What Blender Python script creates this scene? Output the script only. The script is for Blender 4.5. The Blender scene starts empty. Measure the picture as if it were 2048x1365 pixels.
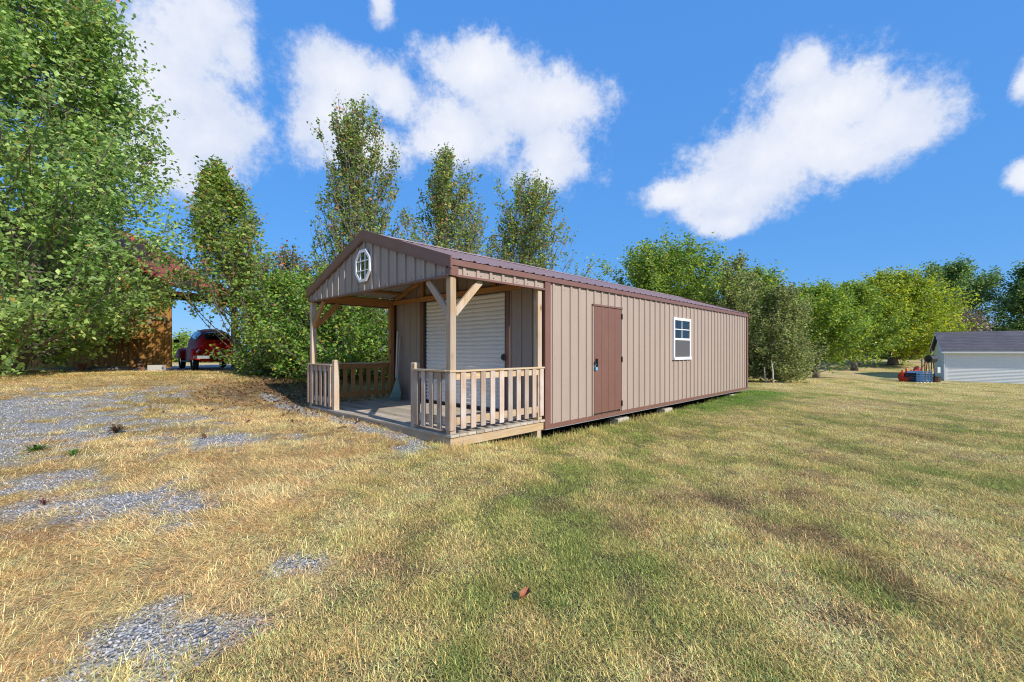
import bpy, math, random
import numpy as np
from math import sin, cos, pi, radians

random.seed(7)
rng = np.random.default_rng(7)
SC = bpy.context.scene
COL = SC.collection

# ------------------------------------------------------------------ camera
F, HY, CZ = 884.2, 702.2, 1.035          # focal length and horizon in photo pixels, eye height above deck
cam_d = bpy.data.cameras.new("camera")
cam = bpy.data.objects.new("camera", cam_d)
COL.objects.link(cam)
cam.location = (0, 0, CZ)
cam.rotation_euler = (pi / 2, 0, 0)
cam_d.sensor_width = 36
cam_d.lens = 36 * F / 2048
cam_d.shift_y = (HY - 682.5) / 2048
cam_d.clip_start = 0.05
cam_d.clip_end = 3000
SC.camera = cam

# ------------------------------------------------------------------ sun, sky, exposure
YAW = 0.7688
S = np.array([sin(YAW), cos(YAW)])       # shed axis: front to back
T = np.array([-cos(YAW), sin(YAW)])      # shed axis: right to left
SUN_A, SUN_EL = radians(-3), radians(33)
az2 = -T * cos(SUN_A) + S * sin(SUN_A)
sun_dir = np.array([az2[0] * cos(SUN_EL), az2[1] * cos(SUN_EL), sin(SUN_EL)])
sd = bpy.data.lights.new("sun", 'SUN')
sd.energy = 3.4
sd.angle = radians(0.55)
sd.color = (1.0, 0.93, 0.82)
sun = bpy.data.objects.new("sun", sd)
COL.objects.link(sun)
from mathutils import Vector, Matrix
sun.rotation_euler = Vector(sun_dir).to_track_quat('Z', 'Y').to_euler()

SC.view_settings.view_transform = 'Standard'
SC.view_settings.look = 'None'
SC.view_settings.exposure = 0.76
SC.view_settings.gamma = 1.0
SC.cycles.filter_width = 1.1
SC.cycles.use_denoising = True
SC.cycles.denoiser = 'OPENIMAGEDENOISE'
SC.cycles.denoising_input_passes = 'RGB_ALBEDO_NORMAL'
SC.cycles.denoising_prefilter = 'NONE'
SC.cycles.denoising_quality = 'HIGH'
SC.cycles.use_adaptive_sampling = False
SC.cycles.sample_clamp_indirect = 2.0
SC.cycles.max_bounces = 8
SC.cycles.diffuse_bounces = 4
SC.cycles.transparent_max_bounces = 12

world = bpy.data.worlds.new("World")
SC.world = world
world.use_nodes = True


def px_dir(x, y):
    dx, dz = (x - 1024) / F, (HY - y) / F
    return math.atan2(dx, 1), math.atan2(dz, math.hypot(1, dx))


def build_world():
    nt = world.node_tree
    N, L = nt.nodes, nt.links
    N.clear()
    out = N.new('ShaderNodeOutputWorld')
    bg = N.new('ShaderNodeBackground')
    bg.inputs[1].default_value = 0.15
    sky = N.new('ShaderNodeTexSky')
    sky.sky_type = 'NISHITA'
    sky.sun_disc = False
    sky.sun_elevation = SUN_EL
    sky.sun_rotation = math.atan2(sun_dir[0], sun_dir[1])
    sky.air_density = 1.0
    sky.dust_density = 0.15
    sky.ozone_density = 2.5
    hs = N.new('ShaderNodeHueSaturation')
    hs.inputs['Saturation'].default_value = 1.38
    hs.inputs['Value'].default_value = 1.0
    L.new(sky.outputs[0], hs.inputs['Color'])
    tint = N.new('ShaderNodeMix')
    tint.data_type = 'RGBA'; tint.blend_type = 'MULTIPLY'
    tint.inputs['Factor'].default_value = 1
    tint.inputs['B'].default_value = (0.72, 0.86, 1.0, 1)
    L.new(hs.outputs[0], tint.inputs['A'])
    # even, clear autumn blue: deeper overhead, paler low down
    tc = N.new('ShaderNodeTexCoord')
    sz = N.new('ShaderNodeSeparateXYZ'); L.new(tc.outputs['Generated'], sz.inputs[0])
    gr = N.new('ShaderNodeMapRange'); gr.inputs['From Min'].default_value = 0.0; gr.inputs['From Max'].default_value = 0.62
    L.new(sz.outputs[2], gr.inputs['Value'])
    clear = N.new('ShaderNodeMix'); clear.data_type = 'RGBA'
    clear.inputs['A'].default_value = (0.52, 1.46, 3.15, 1); clear.inputs['B'].default_value = (0.40, 1.26, 3.25, 1)
    L.new(gr.outputs[0], clear.inputs['Factor'])
    blue = N.new('ShaderNodeMix'); blue.data_type = 'RGBA'; blue.inputs['Factor'].default_value = 0.86
    L.new(tint.outputs['Result'], blue.inputs['A']); L.new(clear.outputs['Result'], blue.inputs['B'])
    sep = N.new('ShaderNodeSeparateXYZ')
    L.new(tc.outputs['Generated'], sep.inputs[0])

    def math_n(op, a, b=None, c=None):
        n = N.new('ShaderNodeMath'); n.operation = op
        for i, v in enumerate((a, b, c)):
            if v is None: continue
            if isinstance(v, (int, float)): n.inputs[i].default_value = v
            else: L.new(v, n.inputs[i])
        return n.outputs[0]
    azn = math_n('ARCTAN2', sep.outputs[0], sep.outputs[1])
    azw = math_n('WRAP', azn, pi / 3, -pi / 3)       # the same weather goes on all round
    eln = math_n('ARCSINE', sep.outputs[2])
    cmb = N.new('ShaderNodeCombineXYZ')
    L.new(azw, cmb.inputs[0]); L.new(eln, cmb.inputs[1])
    # noise displaces the outlines of the clouds
    def noise(scale, detail, rough, vec):
        n = N.new('ShaderNodeTexNoise'); n.noise_dimensions = '3D'
        n.inputs['Scale'].default_value = scale; n.inputs['Detail'].default_value = detail
        n.inputs['Roughness'].default_value = rough
        L.new(vec, n.inputs['Vector'])
        return n
    n1 = noise(11, 12, 0.70, tc.outputs['Generated'])
    n2 = noise(4, 4, 0.55, tc.outputs['Generated'])
    wp = N.new('ShaderNodeVectorMath'); wp.operation = 'MULTIPLY_ADD'
    L.new(n2.outputs['Color'], wp.inputs[0])
    wp.inputs[1].default_value = (0.05, 0.05, 0)
    L.new(cmb.outputs[0], wp.inputs[2])
    blobs = [(400, 70, 125, 85), (320, 190, 165, 130), (410, 265, 110, 85), (330, 320, 120, 65), (470, 110, 50, 40),
             (680, 150, 110, 55), (640, 240, 75, 75), (720, 290, 110, 50), (790, 190, 60, 50),
             (950, 140, 110, 55), (1050, 215, 150, 70), (1110, 310, 90, 65), (920, 270, 110, 60), (1140, 200, 80, 50),
             (1640, 215, 170, 90), (1610, 140, 70, 40), (1560, 310, 190, 85), (1470, 395, 130, 50), (1460, 440, 70, 28),
             (1360, 385, 80, 30), (1430, 370, 90, 50), (1790, 240, 110, 75), (1700, 300, 130, 60), (2050, 165, 38, 45), (2045, 355, 45, 32),
             (768, 0, 30, 30)]
    acc = None
    for x, y, rx, ry in blobs:
        a, e = px_dir(x, y)
        ra = rx / F * cos(a) ** 2 * 1.15
        re = ry / F * cos(a) * 1.15
        v = N.new('ShaderNodeVectorMath'); v.operation = 'MULTIPLY_ADD'
        L.new(wp.outputs[0], v.inputs[0])
        v.inputs[1].default_value = (1 / ra, 1 / re, 0)
        v.inputs[2].default_value = (-(a + 0.025) / ra, -(e + 0.025) / re, 0)
        ln = N.new('ShaderNodeVectorMath'); ln.operation = 'LENGTH'
        L.new(v.outputs[0], ln.inputs[0])
        acc = ln.outputs['Value'] if acc is None else math_n('SMOOTH_MIN', acc, ln.outputs['Value'], 0.35)
    d = math_n('SUBTRACT', 1.0, acc)
    d = math_n('MAXIMUM', d, -1.2)
    nn = math_n('MULTIPLY_ADD', n1.outputs[0], 1.9, -0.95)
    m = math_n('ADD', d, nn)
    al = N.new('ShaderNodeMapRange'); al.interpolation_type = 'SMOOTHSTEP'
    al.inputs['From Min'].default_value = -0.12; al.inputs['From Max'].default_value = 0.48
    al.inputs['To Max'].default_value = 0.97
    L.new(m, al.inputs['Value'])
    # body of the cloud: white heads, pale lavender-grey folds
    n3 = noise(6, 5, 0.55, tc.outputs['Generated'])
    mr = N.new('ShaderNodeMapRange')
    mr.inputs['From Min'].default_value = -0.1; mr.inputs['From Max'].default_value = 0.75
    L.new(math_n('MULTIPLY_ADD', n3.outputs[0], 0.9, math_n('MULTIPLY_ADD', m, 0.45, -0.3)), mr.inputs['Value'])
    cc = N.new('ShaderNodeMix'); cc.data_type = 'RGBA'
    cc.inputs['A'].default_value = (2.2, 2.6, 3.5, 1)
    cc.inputs['B'].default_value = (3.75, 3.8, 4.0, 1)
    L.new(mr.outputs[0], cc.inputs['Factor'])
    mx = N.new('ShaderNodeMix'); mx.data_type = 'RGBA'
    L.new(al.outputs[0], mx.inputs['Factor'])
    L.new(blue.outputs['Result'], mx.inputs['A']); L.new(cc.outputs['Result'], mx.inputs['B'])
    L.new(mx.outputs['Result'], bg.inputs[0])
    L.new(bg.outputs[0], out.inputs[0])


build_world()

# ------------------------------------------------------------------ material helpers
MATS = {}


def mat(name, rgb, rough=0.6, metal=0.0, var=0.12, scale=6.0, stretch=(1, 1, 1), bump=0.0, spec=0.5, rnd=0.0,
        dirt=None, fine=None, coat=0.0):
    """plain painted / mineral surface: base colour with noise variation, optional bump and dirt"""
    if name in MATS: return MATS[name]
    m = bpy.data.materials.new(name); m.use_nodes = True
    nt = m.node_tree; N, L = nt.nodes, nt.links
    b = N['Principled BSDF']
    b.inputs['Roughness'].default_value = rough
    b.inputs['Metallic'].default_value = metal
    b.inputs['Specular IOR Level'].default_value = spec
    b.inputs['Coat Weight'].default_value = coat
    tc = N.new('ShaderNodeTexCoord'); mp = N.new('ShaderNodeMapping')
    mp.inputs['Scale'].default_value = stretch
    L.new(tc.outputs['Object'], mp.inputs['Vector'])
    n = N.new('ShaderNodeTexNoise'); n.inputs['Scale'].default_value = scale; n.inputs['Detail'].default_value = 6
    n.inputs['Roughness'].default_value = 0.65
    L.new(mp.outputs[0], n.inputs['Vector'])
    r = N.new('ShaderNodeMapRange'); r.inputs['From Min'].default_value = 0.25; r.inputs['From Max'].default_value = 0.75
    r.inputs['To Min'].default_value = 1 - var; r.inputs['To Max'].default_value = 1 + var
    L.new(n.outputs[0], r.inputs['Value'])
    val = r.outputs[0]
    if rnd:
        oi = N.new('ShaderNodeObjectInfo')
        rr = N.new('ShaderNodeMapRange'); rr.inputs['To Min'].default_value = 1 - rnd; rr.inputs['To Max'].default_value = 1 + rnd
        L.new(oi.outputs['Random'], rr.inputs['Value'])
        mm = N.new('ShaderNodeMath'); mm.operation = 'MULTIPLY'
        L.new(val, mm.inputs[0]); L.new(rr.outputs[0], mm.inputs[1]); val = mm.outputs[0]
    vm = N.new('ShaderNodeVectorMath'); vm.operation = 'SCALE'
    vm.inputs[0].default_value = rgb
    L.new(val, vm.inputs['Scale'])
    col = vm.outputs[0]
    if dirt:
        dn = N.new('ShaderNodeTexNoise'); dn.inputs['Scale'].default_value = dirt[1]; dn.inputs['Detail'].default_value = 8
        dn.inputs['Roughness'].default_value = 0.7
        L.new(tc.outputs['Object'], dn.inputs['Vector'])
        dr = N.new('ShaderNodeMapRange'); dr.inputs['From Min'].default_value = 0.52; dr.inputs['From Max'].default_value = 0.75
        dr.inputs['To Max'].default_value = dirt[2]
        L.new(dn.outputs[0], dr.inputs['Value'])
        dm = N.new('ShaderNodeMix'); dm.data_type = 'RGBA'
        dm.inputs['B'].default_value = (*dirt[0], 1)
        L.new(dr.outputs[0], dm.inputs['Factor']); L.new(col, dm.inputs['A']); col = dm.outputs['Result']
    L.new(col, b.inputs['Base Color'])
    if bump:
        bp = N.new('ShaderNodeBump'); bp.inputs['Strength'].default_value = bump; bp.inputs['Distance'].default_value = 0.01
        L.new(n.outputs[0], bp.inputs['Height']); L.new(bp.outputs[0], b.inputs['Normal'])
    MATS[name] = m
    return m


def wood(name, rgb, dark, axis, rnd=0.18, knots=True, grey=None):
    """sawn board: grain drawn along one axis, knots, tone differing from board to board"""
    if name in MATS: return MATS[name]
    m = bpy.data.materials.new(name); m.use_nodes = True
    nt = m.node_tree; N, L = nt.nodes, nt.links
    b = N['Principled BSDF']; b.inputs['Roughness'].default_value = 0.75; b.inputs['Specular IOR Level'].default_value = 0.25
    tc = N.new('ShaderNodeTexCoord'); oi = N.new('ShaderNodeObjectInfo')
    add = N.new('ShaderNodeVectorMath'); add.operation = 'MULTIPLY_ADD'
    cx = N.new('ShaderNodeCombineXYZ')
    for i in range(3): L.new(oi.outputs['Random'], cx.inputs[i])
    L.new(cx.outputs[0], add.inputs[0]); add.inputs[1].default_value = (17.3, 23.1, 11.7)
    L.new(tc.outputs['Object'], add.inputs[2])
    mp = N.new('ShaderNodeMapping')
    sc = [26.0, 26.0, 26.0]; sc[axis] = 1.6
    mp.inputs['Scale'].default_value = sc
    L.new(add.outputs[0], mp.inputs['Vector'])
    n = N.new('ShaderNodeTexNoise'); n.inputs['Scale'].default_value = 1.3; n.inputs['Detail'].default_value = 5
    n.inputs['Distortion'].default_value = 1.2
    L.new(mp.outputs[0], n.inputs['Vector'])
    mr = N.new('ShaderNodeMapRange'); mr.inputs['From Min'].default_value = 0.3; mr.inputs['From Max'].default_value = 0.7
    L.new(n.outputs[0], mr.inputs['Value'])
    c = N.new('ShaderNodeMix'); c.data_type = 'RGBA'
    c.inputs['A'].default_value = (*dark, 1); c.inputs['B'].default_value = (*rgb, 1)
    L.new(mr.outputs[0], c.inputs['Factor'])
    col = c.outputs['Result']
    if knots:
        mp2 = N.new('ShaderNodeMapping'); s2 = [5.0, 5.0, 5.0]; s2[axis] = 2.4
        mp2.inputs['Scale'].default_value = s2
        L.new(add.outputs[0], mp2.inputs['Vector'])
        v = N.new('ShaderNodeTexVoronoi'); v.inputs['Scale'].default_value = 1.0
        L.new(mp2.outputs[0], v.inputs['Vector'])
        kr = N.new('ShaderNodeMapRange'); kr.inputs['From Min'].default_value = 0.17; kr.inputs['From Max'].default_value = 0.06
        kr.inputs['To Max'].default_value = 0.75
        L.new(v.outputs['Distance'], kr.inputs['Value'])
        k = N.new('ShaderNodeMix'); k.data_type = 'RGBA'
        k.inputs['B'].default_value = (dark[0] * 0.4, dark[1] * 0.33, dark[2] * 0.3, 1)
        L.new(kr.outputs[0], k.inputs['Factor']); L.new(col, k.inputs['A']); col = k.outputs['Result']
    if grey:
        g = N.new('ShaderNodeTexNoise'); g.inputs['Scale'].default_value = 3.0; g.inputs['Detail'].default_value = 4
        L.new(add.outputs[0], g.inputs['Vector'])
        gr = N.new('ShaderNodeMapRange'); gr.inputs['From Min'].default_value = 0.4; gr.inputs['From Max'].default_value = 0.68
        gr.inputs['To Max'].default_value = 0.75
        L.new(g.outputs[0], gr.inputs['Value'])
        gm = N.new('ShaderNodeMix'); gm.data_type = 'RGBA'; gm.inputs['B'].default_value = (*grey, 1)
        L.new(gr.outputs[0], gm.inputs['Factor']); L.new(col, gm.inputs['A']); col = gm.outputs['Result']
    rr = N.new('ShaderNodeMapRange'); rr.inputs['To Min'].default_value = 1 - rnd; rr.inputs['To Max'].default_value = 1 + rnd
    L.new(oi.outputs['Random'], rr.inputs['Value'])
    vm = N.new('ShaderNodeVectorMath'); vm.operation = 'SCALE'
    L.new(col, vm.inputs[0]); L.new(rr.outputs[0], vm.inputs['Scale'])
    L.new(vm.outputs[0], b.inputs['Base Color'])
    bp = N.new('ShaderNodeBump'); bp.inputs['Strength'].default_value = 0.35; bp.inputs['Distance'].default_value = 0.004
    L.new(n.outputs[0], bp.inputs['Height']); L.new(bp.outputs[0], b.inputs['Normal'])
    MATS[name] = m
    return m


def leaf_mat(name, transl=0.4, rough=0.45):
    """leaf: colour of each leaf from the mesh, light passing through"""
    m = bpy.data.materials.new(name); m.use_nodes = True
    nt = m.node_tree; N, L = nt.nodes, nt.links
    b = N['Principled BSDF']; b.inputs['Roughness'].default_value = rough; b.inputs['Specular IOR Level'].default_value = 0.35
    at = N.new('ShaderNodeAttribute'); at.attribute_name = 'tint'
    L.new(at.outputs['Color'], b.inputs['Base Color'])
    t = N.new('ShaderNodeBsdfTranslucent')
    hs = N.new('ShaderNodeHueSaturation'); hs.inputs['Hue'].default_value = 0.485; hs.inputs['Saturation'].default_value = 1.1
    hs.inputs['Value'].default_value = 1.5
    L.new(at.outputs['Color'], hs.inputs['Color']); L.new(hs.outputs[0], t.inputs['Color'])
    ms = N.new('ShaderNodeMixShader'); ms.inputs[0].default_value = transl
    L.new(b.outputs[0], ms.inputs[1]); L.new(t.outputs[0], ms.inputs[2])
    L.new(ms.outputs[0], N['Material Output'].inputs['Surface'])
    return m


def glass_mat(name, tint=(0.6, 0.65, 0.65), mixf=0.35, refl=(1, 1, 1)):
    m = bpy.data.materials.new(name); m.use_nodes = True
    nt = m.node_tree; N, L = nt.nodes, nt.links
    N.remove(N['Principled BSDF'])
    tr = N.new('ShaderNodeBsdfTransparent'); tr.inputs[0].default_value = (*tint, 1)
    gl = N.new('ShaderNodeBsdfGlossy'); gl.inputs['Roughness'].default_value = 0.03; gl.inputs[0].default_value = (*refl, 1)
    fr = N.new('ShaderNodeFresnel'); fr.inputs['IOR'].default_value = 1.55
    mx = N.new('ShaderNodeMath'); mx.operation = 'MULTIPLY_ADD'; mx.inputs[1].default_value = 1.0; mx.inputs[2].default_value = mixf * 0.2
    L.new(fr.outputs[0], mx.inputs[0])
    ms = N.new('ShaderNodeMixShader')
    L.new(mx.outputs[0], ms.inputs[0]); L.new(tr.outputs[0], ms.inputs[1]); L.new(gl.outputs[0], ms.inputs[2])
    L.new(ms.outputs[0], N['Material Output'].inputs['Surface'])
    return m


# ------------------------------------------------------------------ mesh helpers
class MB:
    def __init__(self):
        self.v = []; self.f = []

    def box(self, x0, x1, y0, y1, z0, z1):
        n = len(self.v)
        self.v += [(x, y, z) for z in (z0, z1) for x, y in ((x0, y0), (x1, y0), (x1, y1), (x0, y1))]
        self.f += [tuple(n + i for i in q) for q in ((3, 2, 1, 0), (4, 5, 6, 7), (0, 1, 5, 4), (1, 2, 6, 5), (2, 3, 7, 6), (3, 0, 4, 7))]
        return self

    def beam(self, a, b, w, h, up=(0, 0, 1)):
        """rectangular bar from a to b; w across, h along up"""
        a, b, up = Vector(a), Vector(b), Vector(up)
        d = (b - a).normalized(); r = d.cross(up).normalized(); u = r.cross(d)
        n = len(self.v)
        for p in (a, b):
            for sx, sy in ((-1, -1), (1, -1), (1, 1), (-1, 1)):
                self.v.append(tuple(p + r * (w / 2 * sx) + u * (h / 2 * sy)))
        self.f += [tuple(n + i for i in q) for q in ((3, 2, 1, 0), (4, 5, 6, 7), (0, 1, 5, 4), (1, 2, 6, 5), (2, 3, 7, 6), (3, 0, 4, 7))]
        return self

    def tube(self, pts, rad, n=8, cap=True):
        pts = [Vector(p) for p in pts]
        if not hasattr(rad, '__len__'): rad = [rad] * len(pts)
        base = len(self.v)
        for i, p in enumerate(pts):
            d = (pts[min(i + 1, len(pts) - 1)] - pts[max(i - 1, 0)]).normalized()
            ref = Vector((0, 0, 1)) if abs(d.z) < 0.9 else Vector((1, 0, 0))
            r = d.cross(ref).normalized(); u = r.cross(d)
            for k in range(n):
                a = 2 * pi * k / n
                self.v.append(tuple(p + r * (cos(a) * rad[i]) + u * (sin(a) * rad[i])))
        for i in range(len(pts) - 1):
            for k in range(n):
                a, b = base + i * n + k, base + i * n + (k + 1) % n
                self.f.append((a, b, b + n, a + n))
        if cap:
            self.f.append(tuple(base + k for k in range(n))[::-1])
            self.f.append(tuple(base + (len(pts) - 1) * n + k for k in range(n)))
        return self

    def prism(self, poly, axis, a, b):
        """polygon (2D) extruded along an axis (0,1,2) from a to b"""
        n = len(self.v); k = len(poly)
        for w in (a, b):
            for p, q in poly:
                self.v.append([(w, p, q), (p, w, q), (p, q, w)][axis])
        self.f.append(tuple(range(n, n + k))[::-1]); self.f.append(tuple(range(n + k, n + 2 * k)))
        for i in range(k):
            j = (i + 1) % k
            self.f.append((n + i, n + j, n + k + j, n + k + i))
        return self

    def lathe(self, prof, c, n=16, axis='z'):
        base = len(self.v)
        for r, h in prof:
            for k in range(n):
                a = 2 * pi * k / n
                p = (r * cos(a), r * sin(a), h)
                if axis == 'y': p = (r * cos(a), h, r * sin(a))
                if axis == 'x': p = (h, r * cos(a), r * sin(a))
                self.v.append((c[0] + p[0], c[1] + p[1], c[2] + p[2]))
        for i in range(len(prof) - 1):
            for k in range(n):
                a, b = base + i * n + k, base + i * n + (k + 1) % n
                self.f.append((a, b, b + n, a + n))
        return self

    def build(self, name, material, parent=None, smooth=False, bevel=0.0):
        me = bpy.data.meshes.new(name)
        me.from_pydata([tuple(p) for p in self.v], [], self.f)
        if smooth: me.polygons.foreach_set('use_smooth', [True] * len(me.polygons))
        me.materials.append(material)
        o = bpy.data.objects.new(name, me)
        COL.objects.link(o)
        if parent: o.parent = parent
        if bevel:
            bv = o.modifiers.new('bevel', 'BEVEL'); bv.width = bevel; bv.segments = 1; bv.limit_method = 'ANGLE'
        return o


def np_mesh(name, verts, tris, material, tint=None, parent=None, smooth=False):
    """big mesh from numpy arrays, triangles or quads, with a colour for every vertex"""
    k = tris.shape[1]
    me = bpy.data.meshes.new(name)
    me.vertices.add(len(verts)); me.vertices.foreach_set('co', np.ascontiguousarray(verts, np.float32).ravel())
    me.loops.add(tris.size); me.loops.foreach_set('vertex_index', np.ascontiguousarray(tris, np.int32).ravel())
    me.polygons.add(len(tris)); me.polygons.foreach_set('loop_start', np.arange(0, tris.size, k, dtype=np.int32))
    if smooth: me.polygons.foreach_set('use_smooth', np.ones(len(tris), bool))
    me.update(calc_edges=True)
    if tint is not None:
        a = me.attributes.new('tint', 'FLOAT_COLOR', 'POINT')
        c = np.ones((len(verts), 4), np.float32); c[:, :3] = tint
        a.data.foreach_set('color', c.ravel())
    me.materials.append(material)
    o = bpy.data.objects.new(name, me); COL.objects.link(o)
    if parent: o.parent = parent
    return o


def thing(name, label, cat, loc=(0, 0, 0), rz=0.0, group=None):
    o = bpy.data.objects.new(name, None); COL.objects.link(o)
    o.location = loc; o.rotation_euler = (0, 0, rz); o.empty_display_size = 0.2
    return tag(o, label, cat, group)


def tag(o, label, cat, group=None, kind=None):
    o['label'] = label; o['category'] = cat
    if group: o['group'] = group
    if kind: o['kind'] = kind
    return o


def struct(o, kind='structure'):
    o['kind'] = kind
    return o


# ------------------------------------------------------------------ noise and terrain
_tab = rng.random((256, 256))


def vnoise(x, y):
    xi, yi = np.floor(x).astype(int), np.floor(y).astype(int)
    fx, fy = x - xi, y - yi
    fx, fy = fx * fx * (3 - 2 * fx), fy * fy * (3 - 2 * fy)
    g = lambda a, b: _tab[a & 255, b & 255]
    return (g(xi, yi) * (1 - fx) + g(xi + 1, yi) * fx) * (1 - fy) + (g(xi, yi + 1) * (1 - fx) + g(xi + 1, yi + 1) * fx) * fy


def fbm(x, y, o=4, r=0.5):
    s, a, t = 0, 1, 0
    for i in range(o):
        s = s + a * vnoise(x * 2 ** i + 31.7 * i, y * 2 ** i + 17.3 * i); t += a; a *= r
    return s / t


CTRL = np.array([
    (0, 0, -.30), (3, 2, -.31), (-3, 2, -.25), (0, 4, -.25), (3, 5, -.31), (-.75, 5.2, -.16), (-.9, 5.0, -.16),
    (.6, 6.6, -.31), (2.7, 8.8, -.33), (5, 11.2, -.32), (7.6, 13.7, -.28), (-3.9, 8.4, -.07), (-2.3, 6.9, -.09),
    (-4.6, 9.2, -.02), (.2, 13, -.05), (3.8, 16.5, -.1), (-5, 5, -.08), (-8, 7, .1), (-8, 9, .28), (-8, 12, .42), (-12, 11.5, .45),
    (-5, 12, .30), (-11, 16, .28), (-7, 16, .25), (-2, 18, .1), (-20, 14, .5), (-14, 14.5, .42), (15, 14, -.55), (10, 24, -.75),
    (15, 25, -.78), (8, 6, -.42), (14, 2, -.5), (30, 25, -1.15), (37, 36, -1.5), (44, 33, -1.5), (22, 42, -1.2), (45, 52, -.45),
    (28, 60, -.35), (66, 66, .2), (20, 80, .1), (60, 100, 1.0), (0, 60, -.3), (-60, 60, .2), (-40, 20, .5), (0, -20, -.5),
    (-30, -20, 0), (40, -20, -1), (90, 60, .2), (-5, 9.5, .02)])


def _tps_fit(c):
    d = np.linalg.norm(c[:, None, :2] - c[None, :, :2], axis=2)
    K = np.where(d > 0, d * d * np.log(d + 1e-9), 0) + np.eye(len(c)) * 0.02
    P = np.c_[np.ones(len(c)), c[:, :2]]
    A = np.block([[K, P], [P.T, np.zeros((3, 3))]])
    return np.linalg.solve(A, np.r_[c[:, 2], 0, 0, 0])


_w = _tps_fit(CTRL)


def height(x, y):
    x, y = np.asarray(x, float), np.asarray(y, float)
    sh = x.shape; x, y = x.ravel(), y.ravel()
    xc, yc = np.clip(x, -60, 90), np.clip(y, -20, 100)
    z = _w[-3] + _w[-2] * xc + _w[-1] * yc
    for (cx, cy, _), w in zip(CTRL, _w):
        d2 = (xc - cx) ** 2 + (yc - cy) ** 2
        z = z + w * 0.5 * d2 * np.log(d2 + 1e-9)
    r = np.hypot(x - xc, y - yc)
    z = z * np.exp(-r / 60) - 0.4 * (1 - np.exp(-r / 60))
    return z.reshape(sh)


def H(x, y):
    return float(height(np.array([x]), np.array([y]))[0])


def px_ground(px, py, near=1.0):
    """where the sight line through a photo pixel meets the ground"""
    z = np.linspace(near, 90, 4000)
    X = (px - 1024) / F * z; Zr = CZ - (py - HY) / F * z
    k = np.argmax(Zr < height(X, z))
    return X[k], z[k]


ORG = np.array([-0.754, 5.422])            # front right corner of the porch deck
SHED_W, PORCH, BODY = 4.30, 1.83, 9.75


def blob_list(lst):
    out = []
    for px, py, rx, ry, s in lst:
        X, Y = px_ground(px, py)
        hh = CZ - H(X, Y)
        out.append((X, Y, rx * Y / F, max(ry * Y * Y / (F * hh), 0.05), s))
    return out


GRAVEL = blob_list([(120, 870, 270, 60, 1.12), (60, 820, 190, 30, 1.1), (260, 800, 150, 14, 1.0), (40, 965, 140, 40, 1.0),
                    (300, 1010, 190, 42, 1.1), (380, 1048, 90, 18, 1.0), (100, 1010, 120, 30, .9), (605, 1128, 60, 24, 1.2), (310, 1300, 145, 85, 1.15),
                    (240, 1362, 130, 40, 1.1), (330, 1225, 60, 26, .85), (812, 897, 42, 9, 1.1), (400, 880, 130, 18, .9),
                    (480, 955, 60, 9, .6), (20, 1110, 60, 16, .6)])
GREEN = blob_list([(590, 1290, 190, 100, .8), (680, 1060, 120, 50, .3), (1300, 860, 260, 24, .5), (1480, 800, 90, 14, 1.3), (1400, 818, 130, 12, 1.0),
                   (1000, 960, 130, 40, .35), (1420, 1060, 130, 60, .45), (1620, 930, 150, 60, .3), (1900, 1270, 170, 90, .5),
                   (1000, 1330, 180, 60, .5), (1370, 1150, 60, 90, .5), (420, 1090, 60, 20, .3), (2030, 910, 70, 60, .6), (1700, 1080, 110, 50, .3),
                   (300, 748, 330, 8, .7), (1750, 790, 120, 8, .2), (560, 745, 100, 7, .4)])
STRAW = blob_list([(300, 1180, 330, 150, .8), (520, 900, 330, 80, .9), (200, 1110, 280, 60, .6), (700, 840, 170, 45, .8), (30, 775, 160, 14, .8),
                   (1280, 1330, 300, 50, .4), (1450, 960, 160, 22, .35), (1600, 1290, 160, 50, .3)])
BROWN = blob_list([(1420, 1000, 110, 16, .9), (1290, 1050, 110, 20, .6), (1600, 1065, 120, 18, .7), (170, 1033, 50, 14, 1.1), (70, 1075, 70, 14, .9),
                   (20, 1040, 30, 14, .9), (1180, 1030, 90, 16, .5), (1700, 1240, 90, 26, .7), (540, 775, 90, 14, 1.1), (610, 800, 50, 14, 1.0),
                   (1540, 930, 40, 8, .6), (1850, 870, 90, 10, .4), (240, 870, 40, 8, .5), (1250, 1190, 60, 24, .4), (700, 800, 60, 10, .6)])


def bsum(lst, x, y):
    s = np.zeros_like(x)
    for X, Y, rx, ry, w in lst:
        d2 = ((x - X) / rx) ** 2 + ((y - Y) / ry) ** 2
        s = np.maximum(s, w * np.exp(-np.clip(d2, 0, 30) * 0.9))
    return s


C_STRAW = np.array((.81, .61, .305)); C_MIX = np.array((.67, .545, .235)); C_GREEN = np.array((.345, .375, .115))
C_BROWN = np.array((.27, .18, .11)); C_GRAV = np.array((.32, .315, .31)); C_BRIGHT = np.array((.17, .32, .05))


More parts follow.
